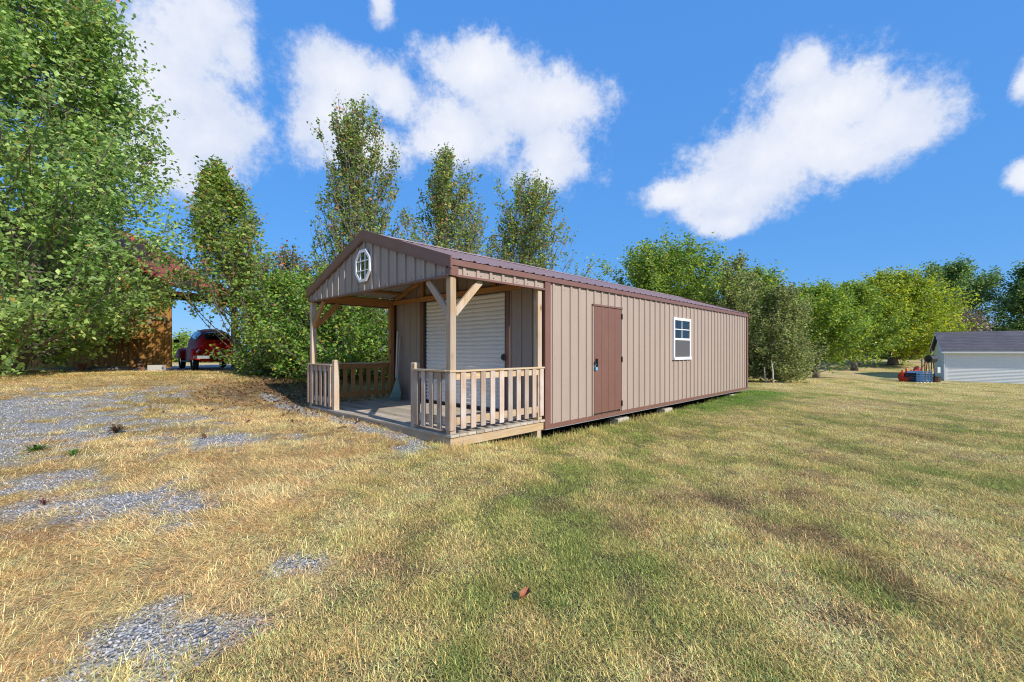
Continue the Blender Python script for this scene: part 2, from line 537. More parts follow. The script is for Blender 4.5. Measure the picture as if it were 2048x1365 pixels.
def zones(x, y):
    """gravel share, dryness and colour of the turf at a place"""
    n1 = fbm(x * 1.9 + 5, y * .85, 4); n2 = fbm(x * 5 + 50, y * 3.4 + 9, 3); n3 = fbm(x * .35 + 80, y * .35, 3)
    ds = (x - ORG[0]) * S[0] + (y - ORG[1]) * S[1]; dt = (x - ORG[0]) * T[0] + (y - ORG[1]) * T[1]
    g = bsum(GRAVEL, x, y)
    strip = np.exp(-((ds + .22) / .22) ** 2) * (dt > .15) * (dt < 6.5) * 1.2
    g = np.maximum(g, strip)
    g = np.clip((g + (n2 - .5) * 1.5 + (n1 - .5) * 1.0 - .44) * 2.3, 0, 1) * (g > .08)
    # dry on the gravel side, greener towards the lawn
    side = 1 / (1 + np.exp(np.clip((x + 1.75 - .07 * y) * 2.6, -30, 30)))
    far = np.clip((y - 9) / 12, 0, 1) * (x > 2)
    dry = .47 + .41 * side + (n1 - .5) * 1.3 + (n2 - .5) * 1.15 + (n3 - .5) * .7 + .2 * far
    dry = dry + .8 * bsum(STRAW, x, y) - .36 * bsum(GREEN, x, y)
    # mowing lanes of the far lawn
    lane = np.sin((x * .86 + y * -.5) * 2.6 + n3 * 2) * .34 * np.clip((y - 11) / 8, 0, 1) * (x > 4)
    dry = np.clip(dry + lane, 0, 1)
    a = np.clip(dry * 2, 0, 1)[..., None]; b = np.clip(dry * 2 - 1, 0, 1)[..., None]
    col = (C_GREEN * (1 - a) + C_MIX * a) * (1 - b) + C_STRAW * b
    n4 = fbm(x * 3.2 + 11, y * 1.3 + 77, 4)
    br = np.clip(bsum(BROWN, x, y) * 1.1 + (n2 - .5) * .9 - .22 + np.clip(n4 - .56, 0, 1) * 3.2 * (1 - side), 0, 1)[..., None] * .85
    col = col * (1 - br) + C_BROWN * br
    wall = np.exp(-((dt + .35) / .55) ** 2) * np.clip((ds - 2.0) / 2, 0, 1) * (ds < 13) * np.clip(.55 + (ds - 6) * .07, .4, 1)
    wall = np.clip(wall + .5 * np.exp(-((dt + .5) / .9) ** 2) * np.exp(-((ds - 11) / 2.5) ** 2), 0, 1)[..., None] * .85
    col = col * (1 - wall) + C_BRIGHT * wall
    return g, dry, col, ds, dt


# ------------------------------------------------------------------ ground sheet
def axis(lo, hi, a, b, step, grow):
    mid = np.arange(a, b, step)
    up = [b]; s = step
    while up[-1] < hi: s = min(s * grow, 60); up.append(up[-1] + s)
    dn = [a - step]; s = step
    while dn[-1] > lo: s = min(s * grow, 60); dn.append(dn[-1] - s)
    return np.r_[np.array(dn[::-1]), mid, np.array(up)]


def build_ground():
    gx = axis(-900, 900, -9, 10, .07, 1.05); gy = axis(-500, 1200, 1.2, 13, .07, 1.04)
    X, Y = np.meshgrid(gx, gy)
    Z = height(X, Y)
    near = np.clip(1 - np.hypot(X, Y - 6) / 25, 0, 1)
    Z = Z + (fbm(X * 1.7, Y * 1.7, 4) - .5) * .06 * near
    g, dry, col, ds, dt = zones(X, Y)
    under = (ds > 0.05) & (ds < 11.5) & (dt > 0.1) & (dt < 4.2)
    Z = np.where(under, np.minimum(Z - .08, -.2), Z)
    shaded_soil = col * .3 + np.array((.075, .055, .036)) * .7  # soil colour darkened for the shade between grass blades
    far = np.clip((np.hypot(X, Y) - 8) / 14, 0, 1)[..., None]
    c = shaded_soil * (1 - far) + col * .8 * far
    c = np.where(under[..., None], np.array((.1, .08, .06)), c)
    c = c * (1 - g[..., None]) + C_GRAV * g[..., None]
    V = np.c_[X.ravel(), Y.ravel(), Z.ravel()]
    ny, nx = X.shape
    i = np.arange(nx * ny).reshape(ny, nx)
    Q = np.stack([i[:-1, :-1], i[:-1, 1:], i[1:, 1:], i[1:, :-1]], -1).reshape(-1, 4)
    m = bpy.data.materials.new('turf_and_gravel'); m.use_nodes = True
    nt = m.node_tree; N, L = nt.nodes, nt.links
    b = N['Principled BSDF']; b.inputs['Roughness'].default_value = .95; b.inputs['Specular IOR Level'].default_value = .1
    at = N.new('ShaderNodeAttribute'); at.attribute_name = 'tint'
    ag = N.new('ShaderNodeAttribute'); ag.attribute_name = 'gravel'
    tc = N.new('ShaderNodeTexCoord')
    n = N.new('ShaderNodeTexNoise'); n.inputs['Scale'].default_value = 9; n.inputs['Detail'].default_value = 10; n.inputs['Roughness'].default_value = .75
    L.new(tc.outputs['Object'], n.inputs['Vector'])
    r = N.new('ShaderNodeMapRange'); r.inputs['From Min'].default_value = .3; r.inputs['From Max'].default_value = .7
    r.inputs['To Min'].default_value = .55; r.inputs['To Max'].default_value = 1.4
    L.new(n.outputs[0], r.inputs['Value'])
    v = N.new('ShaderNodeTexVoronoi'); v.inputs['Scale'].default_value = 55
    L.new(tc.outputs['Object'], v.inputs['Vector'])
    sv = N.new('ShaderNodeSeparateColor'); L.new(v.outputs['Color'], sv.inputs[0])
    r2 = N.new('ShaderNodeMapRange'); r2.inputs['To Min'].default_value = .5; r2.inputs['To Max'].default_value = 1.45
    L.new(sv.outputs[0], r2.inputs['Value'])
    mx = N.new('ShaderNodeMix'); L.new(ag.outputs['Fac'], mx.inputs['Factor'])
    L.new(r.outputs[0], mx.inputs['A']); L.new(r2.outputs[0], mx.inputs['B'])
    vm = N.new('ShaderNodeVectorMath'); vm.operation = 'SCALE'
    L.new(at.outputs['Color'], vm.inputs[0]); L.new(mx.outputs['Result'], vm.inputs['Scale'])
    L.new(vm.outputs[0], b.inputs['Base Color'])
    bp = N.new('ShaderNodeBump'); bp.inputs['Strength'].default_value = .8; bp.inputs['Distance'].default_value = .03
    mb = N.new('ShaderNodeMath'); mb.operation = 'ADD'
    L.new(n.outputs[0], mb.inputs[0]); L.new(v.outputs['Distance'], mb.inputs[1])
    L.new(mb.outputs[0], bp.inputs['Height']); L.new(bp.outputs[0], b.inputs['Normal'])
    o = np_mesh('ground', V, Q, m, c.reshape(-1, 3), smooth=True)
    ga = o.data.attributes.new('gravel', 'FLOAT', 'POINT'); ga.data.foreach_set('value', g.ravel().astype(np.float32))
    struct(o)


build_ground()


# ------------------------------------------------------------------ scattered stuff: grass, gravel, leaf litter
def blade_mesh(name, n, lmin, lmax, wid, lean, spread, material, seed, comb=None):
    r = np.random.default_rng(seed)
    a = r.random(n) * 2 * pi if comb is None else r.normal(comb, .75, n) + pi * (r.random(n) < .3)
    L = lmin + (lmax - lmin) * r.random(n)
    bx, by = r.normal(0, spread, n), r.normal(0, spread, n)
    t = np.clip(r.normal(lean, .28, n), .05, 1.45)                 # lean from upright
    bend = r.random(n) * .5
    dx, dy = np.cos(a), np.sin(a); px, py = -dy, dx
    w = wid * (.6 + .8 * r.random(n)) / 2
    z0 = np.abs(r.normal(0, .006, n))
    V = []
    for k, (fr, ww) in enumerate(((0, 1), (.5, .85), (1, .0))):
        tt = t + bend * fr
        rad = L * fr * np.sin(tt); hz = z0 + L * fr * np.cos(np.minimum(tt, 1.5))
        for sgn in ((-1, 1) if k < 2 else (0,)):
            V.append(np.stack([bx + dx * rad + px * w * ww * sgn, by + dy * rad + py * w * ww * sgn, hz], -1))
    V = np.stack(V, 1)                                            # n,5,3
    i = np.arange(n)[:, None] * 5
    Tn = np.concatenate([i + [0, 1, 3], i + [0, 3, 2], i + [2, 3, 4]], 0)
    hue = (r.random((n, 1)) < .5) * .8 + .2 * r.random((n, 1))
    if comb is not None: hue = .75 + .25 * r.random((n, 1))
    dryb, lush = np.array((1.26, 1.06, 1.0)), np.array((.72, .92, .72))
    c = np.repeat(((.35 + 1.1 * r.random((n, 1))) * (dryb * hue + lush * (1 - hue)))[:, None, :], 5, 1)
    me = np_mesh(name, V.reshape(-1, 3), Tn, material, c.reshape(-1, 3))
    COL.objects.unlink(me)
    return me


def inst_mat(name, rough=.7, transl=.25):
    m = bpy.data.materials.new(name); m.use_nodes = True
    nt = m.node_tree; N, L = nt.nodes, nt.links
    b = N['Principled BSDF']; b.inputs['Roughness'].default_value = rough; b.inputs['Specular IOR Level'].default_value = .2
    ai = N.new('ShaderNodeAttribute'); ai.attribute_type = 'INSTANCER'; ai.attribute_name = 'zone'
    ab = N.new('ShaderNodeAttribute'); ab.attribute_name = 'tint'
    vm = N.new('ShaderNodeVectorMath'); vm.operation = 'MULTIPLY'
    L.new(ai.outputs['Color'], vm.inputs[0]); L.new(ab.outputs['Color'], vm.inputs[1])
    L.new(vm.outputs[0], b.inputs['Base Color'])
    if transl:
        t = N.new('ShaderNodeBsdfTranslucent'); L.new(vm.outputs[0], t.inputs[0])
        ms = N.new('ShaderNodeMixShader'); ms.inputs[0].default_value = transl
        L.new(b.outputs[0], ms.inputs[1]); L.new(t.outputs[0], ms.inputs[2])
        L.new(ms.outputs[0], N['Material Output'].inputs['Surface'])
    return m


def scatter(name, protos, pos, rot, scl, idx, zone, label, cat):
    """one object whose geometry nodes set small pieces on given points"""
    me = bpy.data.meshes.new(name)
    n = len(pos)
    me.vertices.add(n); me.vertices.foreach_set('co', pos.astype(np.float32).ravel())
    for nm, ty, arr, key in (('rot', 'FLOAT_VECTOR', rot, 'vector'), ('scl', 'FLOAT_VECTOR', scl, 'vector'), ('idx', 'INT', idx, 'value'), ('zone', 'FLOAT_VECTOR', zone, 'vector')):
        a = me.attributes.new(nm, ty, 'POINT')
        a.data.foreach_set(key, np.ascontiguousarray(arr, np.int32 if ty == 'INT' else np.float32).ravel())
    o = bpy.data.objects.new(name, me); COL.objects.link(o)
    ng = bpy.data.node_groups.new(name, 'GeometryNodeTree')
    ng.interface.new_socket('Geometry', in_out='INPUT', socket_type='NodeSocketGeometry')
    ng.interface.new_socket('Geometry', in_out='OUTPUT', socket_type='NodeSocketGeometry')
    N, L = ng.nodes, ng.links
    gi = N.new('NodeGroupInput'); go = N.new('NodeGroupOutput')
    jn = N.new('GeometryNodeGeometryToInstance')
    for p in reversed(protos):
        oi = N.new('GeometryNodeObjectInfo'); oi.inputs['Object'].default_value = p
        L.new(oi.outputs['Geometry'], jn.inputs[0])
    ip = N.new('GeometryNodeInstanceOnPoints')
    ip.inputs['Pick Instance'].default_value = True

    def attr(nm, ty):
        a = N.new('GeometryNodeInputNamedAttribute'); a.data_type = ty; a.inputs['Name'].default_value = nm
        return a.outputs['Attribute']
    e = N.new('FunctionNodeEulerToRotation')
    L.new(attr('rot', 'FLOAT_VECTOR'), e.inputs[0])
    L.new(gi.outputs[0], ip.inputs['Points']); L.new(jn.outputs[0], ip.inputs['Instance'])
    L.new(attr('idx', 'INT'), ip.inputs['Instance Index'])
    L.new(e.outputs[0], ip.inputs['Rotation']); L.new(attr('scl', 'FLOAT_VECTOR'), ip.inputs['Scale'])
    L.new(ip.outputs[0], go.inputs[0])
    md = o.modifiers.new('scatter', 'NODES'); md.node_group = ng
    tag(o, label, cat, kind='stuff')
    return o


def ground_points(bands, xlim):
    P = []
    for y0, y1, dens in bands:
        n = int((xlim(y1) * 2) * (y1 - y0) * dens)
        y = y0 + (y1 - y0) * rng.random(n); x = (rng.random(n) * 2 - 1) * xlim(y1)
        P.append(np.c_[x, y])
    return np.concatenate(P)


def shed_mask(ds, dt, m=0.02):
    return (ds > -m) & (ds < PORCH + BODY + m) & (dt > -m) & (dt < SHED_W + m)


def build_grass():
    gm = inst_mat('grass_blade')
    pr = [blade_mesh('tuft_a', 105, .013, .037, .0024, .85, .05, gm, 1), blade_mesh('tuft_b', 100, .012, .032, .0026, 1.0, .055, gm, 2),
          blade_mesh('tuft_c', 100, .015, .045, .0024, .75, .05, gm, 3),
          blade_mesh('straw_a', 62, .03, .10, .0024, 1.35, .06, gm, 4, .0), blade_mesh('straw_b', 62, .03, .085, .0026, 1.2, .055, gm, 5, .6),
          blade_mesh('straw_c', 60, .04, .12, .0024, 1.42, .065, gm, 6, .2)]
    P = ground_points([(.9, 2.2, 480), (2.2, 3.5, 420), (3.5, 5.5, 300), (5.5, 8, 170), (8, 11, 100), (11, 15, 55), (15, 22, 22), (22, 34, 8)],
                      lambda y: y * 1.22 + 1.0)
    x, y = P[:, 0], P[:, 1]
    g, dry, col, ds, dt = zones(x, y)
    keep = (rng.random(len(x)) > g * .88) & ~shed_mask(ds, dt, 0.0)
    keep &= ~((rng.random(len(x)) < .35) & (fbm(x * 5, y * 5, 3) < .42))
    keep &= ~((x < -5) & (y > 13.5))
    x, y, dry, col, g, ds, dt = x[keep], y[keep], dry[keep], col[keep], g[keep], ds[keep], dt[keep]
    n = len(x)
    left = 1 / (1 + np.exp(np.clip((x + 1.75 - .07 * y) * 2.6, -30, 30)))
    straw = rng.random(n) < np.clip(left * dry * 1.5 - .1, 0.04, .95)
    idx = np.where(straw, rng.integers(3, 6, n), rng.integers(0, 3, n))
    s = (.75 + .5 * rng.random(n)) * (1 + np.clip(y - 5, 0, 30) * .07)
    hz = s * (.8 + .5 * rng.random(n)) * np.where(y > 9, .75, 1)
    wall = (np.exp(-((dt + .1) / .22) ** 2) + np.exp(-((ds + .05) / .12) ** 2) * .5) * (ds > -.2) * (ds < 11.8) * (dt < .4)
    hz = hz * (1 + 1.3 * wall)
    jit = (.7 + .6 * rng.random((n, 1)))
    z = height(x, y) + (fbm(x * 1.7, y * 1.7, 4) - .5) * .06 * np.clip(1 - np.hypot(x, y - 6) / 25, 0, 1) - .006
    zc = np.clip(col * jit * (1.12 if True else 1), 0, .8)
    scatter('grass', pr, np.c_[x, y, z], np.c_[np.zeros(n), np.zeros(n), np.where(straw, fbm(x * .9 + 3, y * .9, 2) * 9 + rng.normal(0, .4, n), rng.random(n) * 6.283)], np.c_[s, s, hz], idx, zc,
            'patchy dry straw and green mown grass covering the yard', 'grass')
    print('grass tufts', n)


def build_gravel():
    gm = inst_mat('gravel_stone', .85, 0)
    pr = []
    for k in range(4):
        r = np.random.default_rng(60 + k)
        v = np.array([(1, 0, 0), (.3, .95, 0), (-.8, .6, 0), (-.8, -.6, 0), (.3, -.95, 0), (.4, .1, .75), (-.4, .3, .7), (-.2, -.4, .8), (0, 0, -.6)], float)
        v = v * (1 + r.normal(0, .2, (9, 1))) * np.array((1, .8, .7))
        t = np.array([(0, 1, 5), (1, 6, 5), (1, 2, 6), (2, 3, 6), (3, 7, 6), (3, 4, 7), (4, 0, 7), (0, 5, 7), (5, 6, 7), (1, 0, 8), (2, 1, 8), (3, 2, 8), (4, 3, 8), (0, 4, 8)])
        o = np_mesh('stone_%d' % k, v * .0095, t, gm, np.ones((9, 3))); COL.objects.unlink(o); pr.append(o)
    P = ground_points([(1.2, 2.6, 2600), (2.6, 4, 1700), (4, 6, 900), (6, 9, 420), (9, 12, 120)], lambda y: y * 1.2 + .5)
    x, y = P[:, 0], P[:, 1]
    g, dry, col, ds, dt = zones(x, y)
    k = (rng.random(len(x)) < g ** 1.3) & ~shed_mask(ds, dt, .03)
    x, y = x[k], y[k]; n = len(x)
    z = height(x, y) + (fbm(x * 1.7, y * 1.7, 4) - .5) * .06 * np.clip(1 - np.hypot(x, y - 6) / 25, 0, 1)
    s = (.45 + .9 * rng.random(n) ** 2) * (1 + np.clip(y - 4, 0, 9) * .1)
    tone = (.62 + .9 * rng.random((n, 1))) * np.array((.305, .30, .295)) * 1.15
    warm = (rng.random((n, 1)) < .12); tone = np.where(warm, tone * np.array((1.15, .98, .8)), tone)
    scatter('gravel', pr, np.c_[x, y, z + .002], np.c_[rng.normal(0, .4, n), rng.normal(0, .4, n), rng.random(n) * 6.28], np.c_[s, s, s], rng.integers(0, 4, n), tone,
            'patches of grey crushed stone showing through the dry grass', 'gravel')
    print('stones', n)


def build_litter():
    gm = inst_mat('dead_leaf', .7, .2)
    v = np.array([(-.5, 0, 0), (-.15, .28, .06), (.25, .2, .1), (.55, 0, .04), (.25, -.2, .12), (-.15, -.28, .05), (0, 0, -.02)])
    t = np.array([(0, 1, 6), (1, 2, 6), (2, 3, 6), (3, 4, 6), (4, 5, 6), (5, 0, 6)])
    o = np_mesh('dead_leaf', v, t[:, ::-1], gm, np.ones((7, 3))); COL.objects.unlink(o)
    pts = []
    for px, py, rx, ry, n in ((545, 772, 85, 12, 420), (600, 795, 40, 16, 220), (650, 815, 70, 18, 120), (450, 790, 120, 14, 90), (740, 840, 90, 25, 30), (700, 780, 90, 14, 60)):
        X, Y = px_ground(px, py); hh = CZ - H(X, Y)
        a = rng.normal(0, .55, (n, 2))
        pts.append(np.c_[X + a[:, 0] * rx * Y / F, Y + a[:, 1] * ry * Y * Y / F / hh])
    P = np.concatenate(pts); x, y = P[:, 0], P[:, 1]
    g, dry, col, ds, dt = zones(x, y)
    k = ~shed_mask(ds, dt, .05); x, y = x[k], y[k]; n = len(x)
    s = .05 + .04 * rng.random(n)
    cols = np.array([(.16, .08, .045), (.22, .13, .07), (.11, .06, .04), (.3, .2, .1)])[rng.integers(0, 4, n)]
    scatter('leaf_litter', [o], np.c_[x, y, height(x, y) + .03], np.c_[rng.normal(0, .6, n), rng.normal(0, .6, n), rng.random(n) * 6.28], np.c_[s, s, s], np.zeros(n), cols,
            'brown fallen leaves and litter beside the porch', 'leaf litter')


build_grass(); build_gravel(); build_litter()
# ------------------------------------------------------------------ materials
TAN = mat('tan_paint', (.35, .275, .226), .40, var=.07, scale=2.2, bump=.12, stretch=(1, 1, .25), rnd=.025, dirt=((.3, .24, .18), 3.5, .35))
TRIM = mat('brown_paint', (.175, .085, .064), .4, var=.08, scale=2, rnd=.03, dirt=((.2, .13, .1), 4, .4))
ROOFM = mat('brown_roof_paint', (.36, .25, .245), .3, var=.08, scale=1.5, rnd=.03, dirt=((.25, .2, .19), 2, .4))
UNDER = mat('roof_underside', (.42, .40, .37), .5, var=.06)
DOORB = mat('brown_door_paint', (.165, .078, .056), .5, var=.06, scale=2, dirt=((.22, .14, .11), 5, .3))
WHITE = mat('white_vinyl', (.78, .79, .8), .4, var=.03)
ROLL = mat('white_roller_paint', (.80, .79, .77), .45, var=.04, scale=3, dirt=((.5, .46, .4), 4, .3))
BLACK = mat('black_iron', (.02, .02, .022), .5, var=.2)
SCREW = mat('screw_steel', (.16, .12, .10), .5, .3)
GLASS = glass_mat('window_glass', (.35, .4, .4), .15)
SCREENM = glass_mat('screen_mesh', (.55, .55, .57), 0)
_nt = SCREENM.node_tree
for _n in list(_nt.nodes):
    if _n.type == 'BSDF_GLOSSY':
        _d = _nt.nodes.new('ShaderNodeBsdfDiffuse'); _d.inputs[0].default_value = (.16, .16, .17, 1)
        _m = [k for k in _nt.nodes if k.type == 'MIX_SHADER'][0]
        for _l in list(_m.inputs[0].links): _nt.links.remove(_l)
        _m.inputs[0].default_value = .6; _nt.links.new(_d.outputs[0], _m.inputs[2])
GALV = mat('galvanised', (.5, .51, .52), .4, .6, var=.15)
CONC = mat('concrete', (.42, .39, .34), .9, var=.2, scale=20, bump=.4)
WV = wood('treated_wood_upright', (.50, .37, .24), (.34, .235, .145), 2, grey=(.46, .40, .34))
WX = wood('treated_wood_along', (.52, .38, .22), (.37, .255, .14), 0, grey=(.45, .39, .31))
WY = wood('treated_wood_across', (.50, .36, .22), (.35, .24, .14), 1, grey=(.44, .38, .31))
WBAL = wood('weathered_baluster', (.48, .355, .27), (.34, .245, .185), 2, rnd=.2, grey=(.50, .45, .41))
WDECK = wood('weathered_deck', (.45, .38, .29), (.30, .245, .185), 1, rnd=.2, grey=(.47, .43, .37))
WO_X = wood('shaded_amber_wood_along', (.46, .235, .085), (.33, .155, .05), 0)  # orange tint of the shaded porch wood is put into these colours
WO_Y = wood('shaded_amber_wood_across', (.46, .235, .085), (.33, .155, .05), 1)
WO_Z = wood('shaded_amber_wood_upright', (.46, .24, .09), (.34, .16, .055), 2)

# ------------------------------------------------------------------ the shed
RIB = 0.2286
shed = thing('storage_shed', 'long tan metal storage shed with brown trim and a railed wooden porch', 'shed',
             (ORG[0], ORG[1], 0), math.atan2(S[1], S[0]))
PITCH = 0.322
EAVE = 2.17


def roof_z(t, off=0.0):
    return EAVE + PITCH * (SHED_W / 2 - abs(t - SHED_W / 2)) + off


PROF = [(-.036, 0), (-.029, 0), (-.024, .022), (.020, .022), (.030, 0), (.085, 0), (.092, .004), (.104, .004), (.111, 0),
        (.150, 0), (.157, .004), (.169, .004), (.176, 0)]


def ribbed(u0, u1, phase, z0, z1, emit, holes=(), flip=1):
    """ribbed sheet between u0 and u1; emit(u, depth, z) gives the place; z0, z1 may be functions of u"""
    mb = MB()
    us = {u0, u1}
    k = math.floor((u0 - phase) / RIB) - 1
    while phase + k * RIB < u1 + RIB:
        for p, _ in PROF:
            u = phase + k * RIB + p
            if u0 < u < u1: us.add(u)
        k += 1
    for h in holes:
        for e in (h[0], h[1]):
            if u0 < e < u1: us.add(e)
    us.add(SHED_W / 2) if callable(z1) and u0 < SHED_W / 2 < u1 else None
    us = sorted(us)

    def depth(u):
        q = (u - phase + .036) % RIB - .036
        pts = PROF + [(RIB - .036, 0)]
        for (a, da), (b, db) in zip(pts, pts[1:]):
            if a <= q <= b + 1e-9: return da + (db - da) * (q - a) / max(b - a, 1e-9)
        return 0
    fz = lambda z, u: z(u) if callable(z) else z
    for a, b in zip(us, us[1:]):
        if b - a < 1e-5: continue
        mid = (a + b) / 2
        segs = [(z0, z1)]
        for ha, hb, za, zb in holes:
            if ha <= mid <= hb:
                ns = []
                for lo, hi in segs:
                    if fz(lo, mid) < za - .005: ns.append((lo, za))
                    if fz(hi, mid) > zb + .005: ns.append((zb, hi))
                segs = ns
        for lo, hi in segs:
            n = len(mb.v)
            mb.v += [emit(a, depth(a + 1e-6), fz(lo, a)), emit(b, depth(b - 1e-6), fz(lo, b)), emit(b, depth(b - 1e-6), fz(hi, b)), emit(a, depth(a + 1e-6), fz(hi, a))]
            mb.f.append((n, n + 1, n + 2, n + 3)[::flip])
    return mb


def sheets(name, u0, u1, phase, z0, z1, emit, material, holes=(), flip=1, per=4):
    k = math.floor((u0 - phase) / (RIB * per))
    cuts = [u0]
    while True:
        k += 1
        c = phase + k * RIB * per + .06
        if c >= u1 - .08: break
        if c > u0 + .08: cuts.append(c)
    cuts.append(u1)
    for h in holes: cuts += [e for e in h[:2] if u0 < e < u1]
    cuts = sorted(cuts)
    for a, b in zip(cuts, cuts[1:]):
        if b - a < .004: continue
        spans = [(z0, z1)]
        for h in holes:
            if h[0] - 1e-6 <= (a + b) / 2 <= h[1]: spans = [(z0, h[2]), (h[3], z1)]
        for lo, hi in spans:
            if not callable(hi) and hi - lo < .06: continue
            ribbed(a, b, phase, lo, hi, emit, (), flip).build(name, material, shed)


BACK = PORCH + BODY
DOOR = (PORCH + 1.255, PORCH + 2.175, -.06, 1.815)
WIN = (PORCH + 4.43, PORCH + 5.35, .845, 1.775)
# side wall facing the lawn, with the openings for door and window
sheets('wall_panel', PORCH + .02, BACK - .02, PORCH + .3855 + .01, -.10, EAVE - .02, lambda u, d, z: (u, -d, z), TAN, (DOOR, WIN))
sheets('wall_panel', PORCH + .02, BACK - .02, PORCH + .3855, -.10, EAVE - .02, lambda u, d, z: (u, SHED_W + d, z), TAN, (), -1)
# porch headers
sheets('header_panel', .09, PORCH - .06, .2086, 1.975, EAVE - .02, lambda u, d, z: (u, -d, z), TAN)
sheets('header_panel', .09, PORCH - .06, .2086, 1.975, EAVE - .02, lambda u, d, z: (u, SHED_W + d, z), TAN, (), -1)
# gable over the porch, front wall behind it, back wall
sheets('gable_panel', .05, SHED_W - .05, .3194, 1.975, lambda t: roof_z(t) - .02, lambda u, d, z: (-d, u, z), TAN, (), -1)
RD = (.87, 3.14, 0.0, 2.02)
sheets('wall_panel', .06, SHED_W - .06, .3, -.02, lambda t: roof_z(t) - .03, lambda u, d, z: (PORCH - d * .7, u, z), TAN, (RD,), -1)
sheets('wall_panel', .02, SHED_W - .02, .3, -.10, lambda t: roof_z(t) - .02, lambda u, d, z: (BACK + d, u, z), TAN)
# floor of the enclosed part
MB().box(PORCH + .05, BACK - .05, .05, SHED_W - .05, -.09, -.03).build('floor_deck', WX, shed)

# roof sheets: ribs run from ridge to eave
RW = SHED_W / 2 + .05
for sg in (0, 1):
    def emit(u, d, w, sg=sg):          # w: 0 at eave .. 1 at ridge
        t = -.05 + w * RW
        z = EAVE + PITCH * t + d * .6 + .012
        return (u, t if sg == 0 else SHED_W - t, z)
    cuts = [-.03] + [-.03 + .914 * k for k in range(1, 13)] + [BACK + .05]
    for a, b in zip(cuts, cuts[1:]):
        ribbed(a, b, .12, 0.0, 1.0, emit, (), 1 if sg == 0 else -1).build('roof_sheet', ROOFM, shed)
# pale underside over the porch, on purlins
for sg in (0, 1):
    def emit2(u, d, w, sg=sg):
        t = .02 + w * (SHED_W / 2 - .03)
        return (u, t if sg == 0 else SHED_W - t, EAVE + PITCH * t - .012 + d * .6)
    ribbed(.03, PORCH - .03, .12, 0.0, 1.0, emit2, (), -1 if sg == 0 else 1).build('porch_ceiling_sheet', UNDER, shed)
# ridge cap
c = SHED_W / 2
MB().prism([(c - .17, roof_z(c - .17) + .032), (c, roof_z(c) + .038), (c + .17, roof_z(c + .17) + .032), (c + .17, roof_z(c + .17) + .037), (c, roof_z(c) + .044), (c - .17, roof_z(c - .17) + .037)],
           0, -.045, BACK + .06).build('ridge_cap', ROOFM, shed)
# rake trims front and back
for s0, s1 in ((-.05, -.022), (BACK + .03, BACK + .06)):
    for sg in (0, 1):
        y0, y1 = -.065, c
        f = lambda t: t if sg == 0 else SHED_W - t
        pl = [(f(y0), EAVE + PITCH * y0 - .10), (f(y0), EAVE + PITCH * y0 + .042), (f(y1), roof_z(c) + .062), (f(y1), roof_z(c) - .085)]
        MB().prism(pl, 0, s0, s1).build('rake_trim', TRIM, shed)
        pl = [(f(.03), EAVE - .125 + PITCH * .03), (f(.03), EAVE - .09 + PITCH * .03), (f(y1), roof_z(c) - .078), (f(y1), roof_z(c) - .113)]
        MB().prism(pl, 0, *((s0 + .004, s1 + .004) if s0 < 0 else (s0 - .004, s1 - .004))).build('rake_moulding', TRIM, shed)
for a, b in ((-.022, PORCH), (PORCH, BACK + .04)):
    for y in (-.045, SHED_W + .022):
        MB().box(a, b, y, y + .023, EAVE - .085, EAVE - .012).build('eave_trim', TRIM, shed)
# corner trims, base trim
for x0, x1, y0, y1, z0, z1 in ((PORCH - .055, PORCH + .075, -.032, -.001, -.10, EAVE - .085), (PORCH - .055, PORCH - .03, -.001, .07, -.02, EAVE - .05),
                               (BACK - .08, BACK + .03, -.032, -.001, -.10, EAVE - .02), (BACK + .002, BACK + .03, -.001, .08, -.1, EAVE),
                               (PORCH - .055, PORCH + .075, SHED_W + .001, SHED_W + .032, -.10, EAVE - .085), (BACK - .08, BACK + .03, SHED_W + .001, SHED_W + .032, -.10, EAVE - .02),
                               (-.022, .10, -.03, -.001, 1.96, EAVE - .09), (-.026, -.002, -.03, .075, 1.96, EAVE - .05),
                               (-.022, .10, SHED_W + .001, SHED_W + .03, 1.96, EAVE - .09), (-.026, -.002, SHED_W - .075, SHED_W + .03, 1.96, EAVE - .05)):
    MB().box(x0, x1, y0, y1, z0, z1).build('corner_trim', TRIM, shed)
for y0, y1 in ((-.036, -.001), (SHED_W + .001, SHED_W + .036)):
    MB().box(PORCH - .06, BACK + .035, y0, y1, -.15, -.085).build('base_trim', TRIM, shed)
    MB().box(PORCH - .06, BACK + .035, y0 - .004, y1 + .004, -.16, -.152).build('drip_edge', GALV, shed)
    MB().box(.07, PORCH - .06, y0 + .003, y1 - .003, 1.952, 1.978).build('header_trim', TRIM, shed)
MB().box(BACK + .001, BACK + .036, -.036, SHED_W + .036, -.15, -.085).build('base_trim', TRIM, shed)
MB().box(-.03, .03, .03, SHED_W - .03, 1.952, 1.977).build('header_trim', TRIM, shed)
# floor frame and skids
for y in (.0, SHED_W - .04):
    MB().box(PORCH, BACK, y, y + .04, -.15, -.09).build('rim_joist', WX, shed)
for y in (.25, 1.5, 2.7, 3.95):
    MB().box(.1, BACK - .1, y, y + .09, -.24, -.15).build('skid', WX, shed)
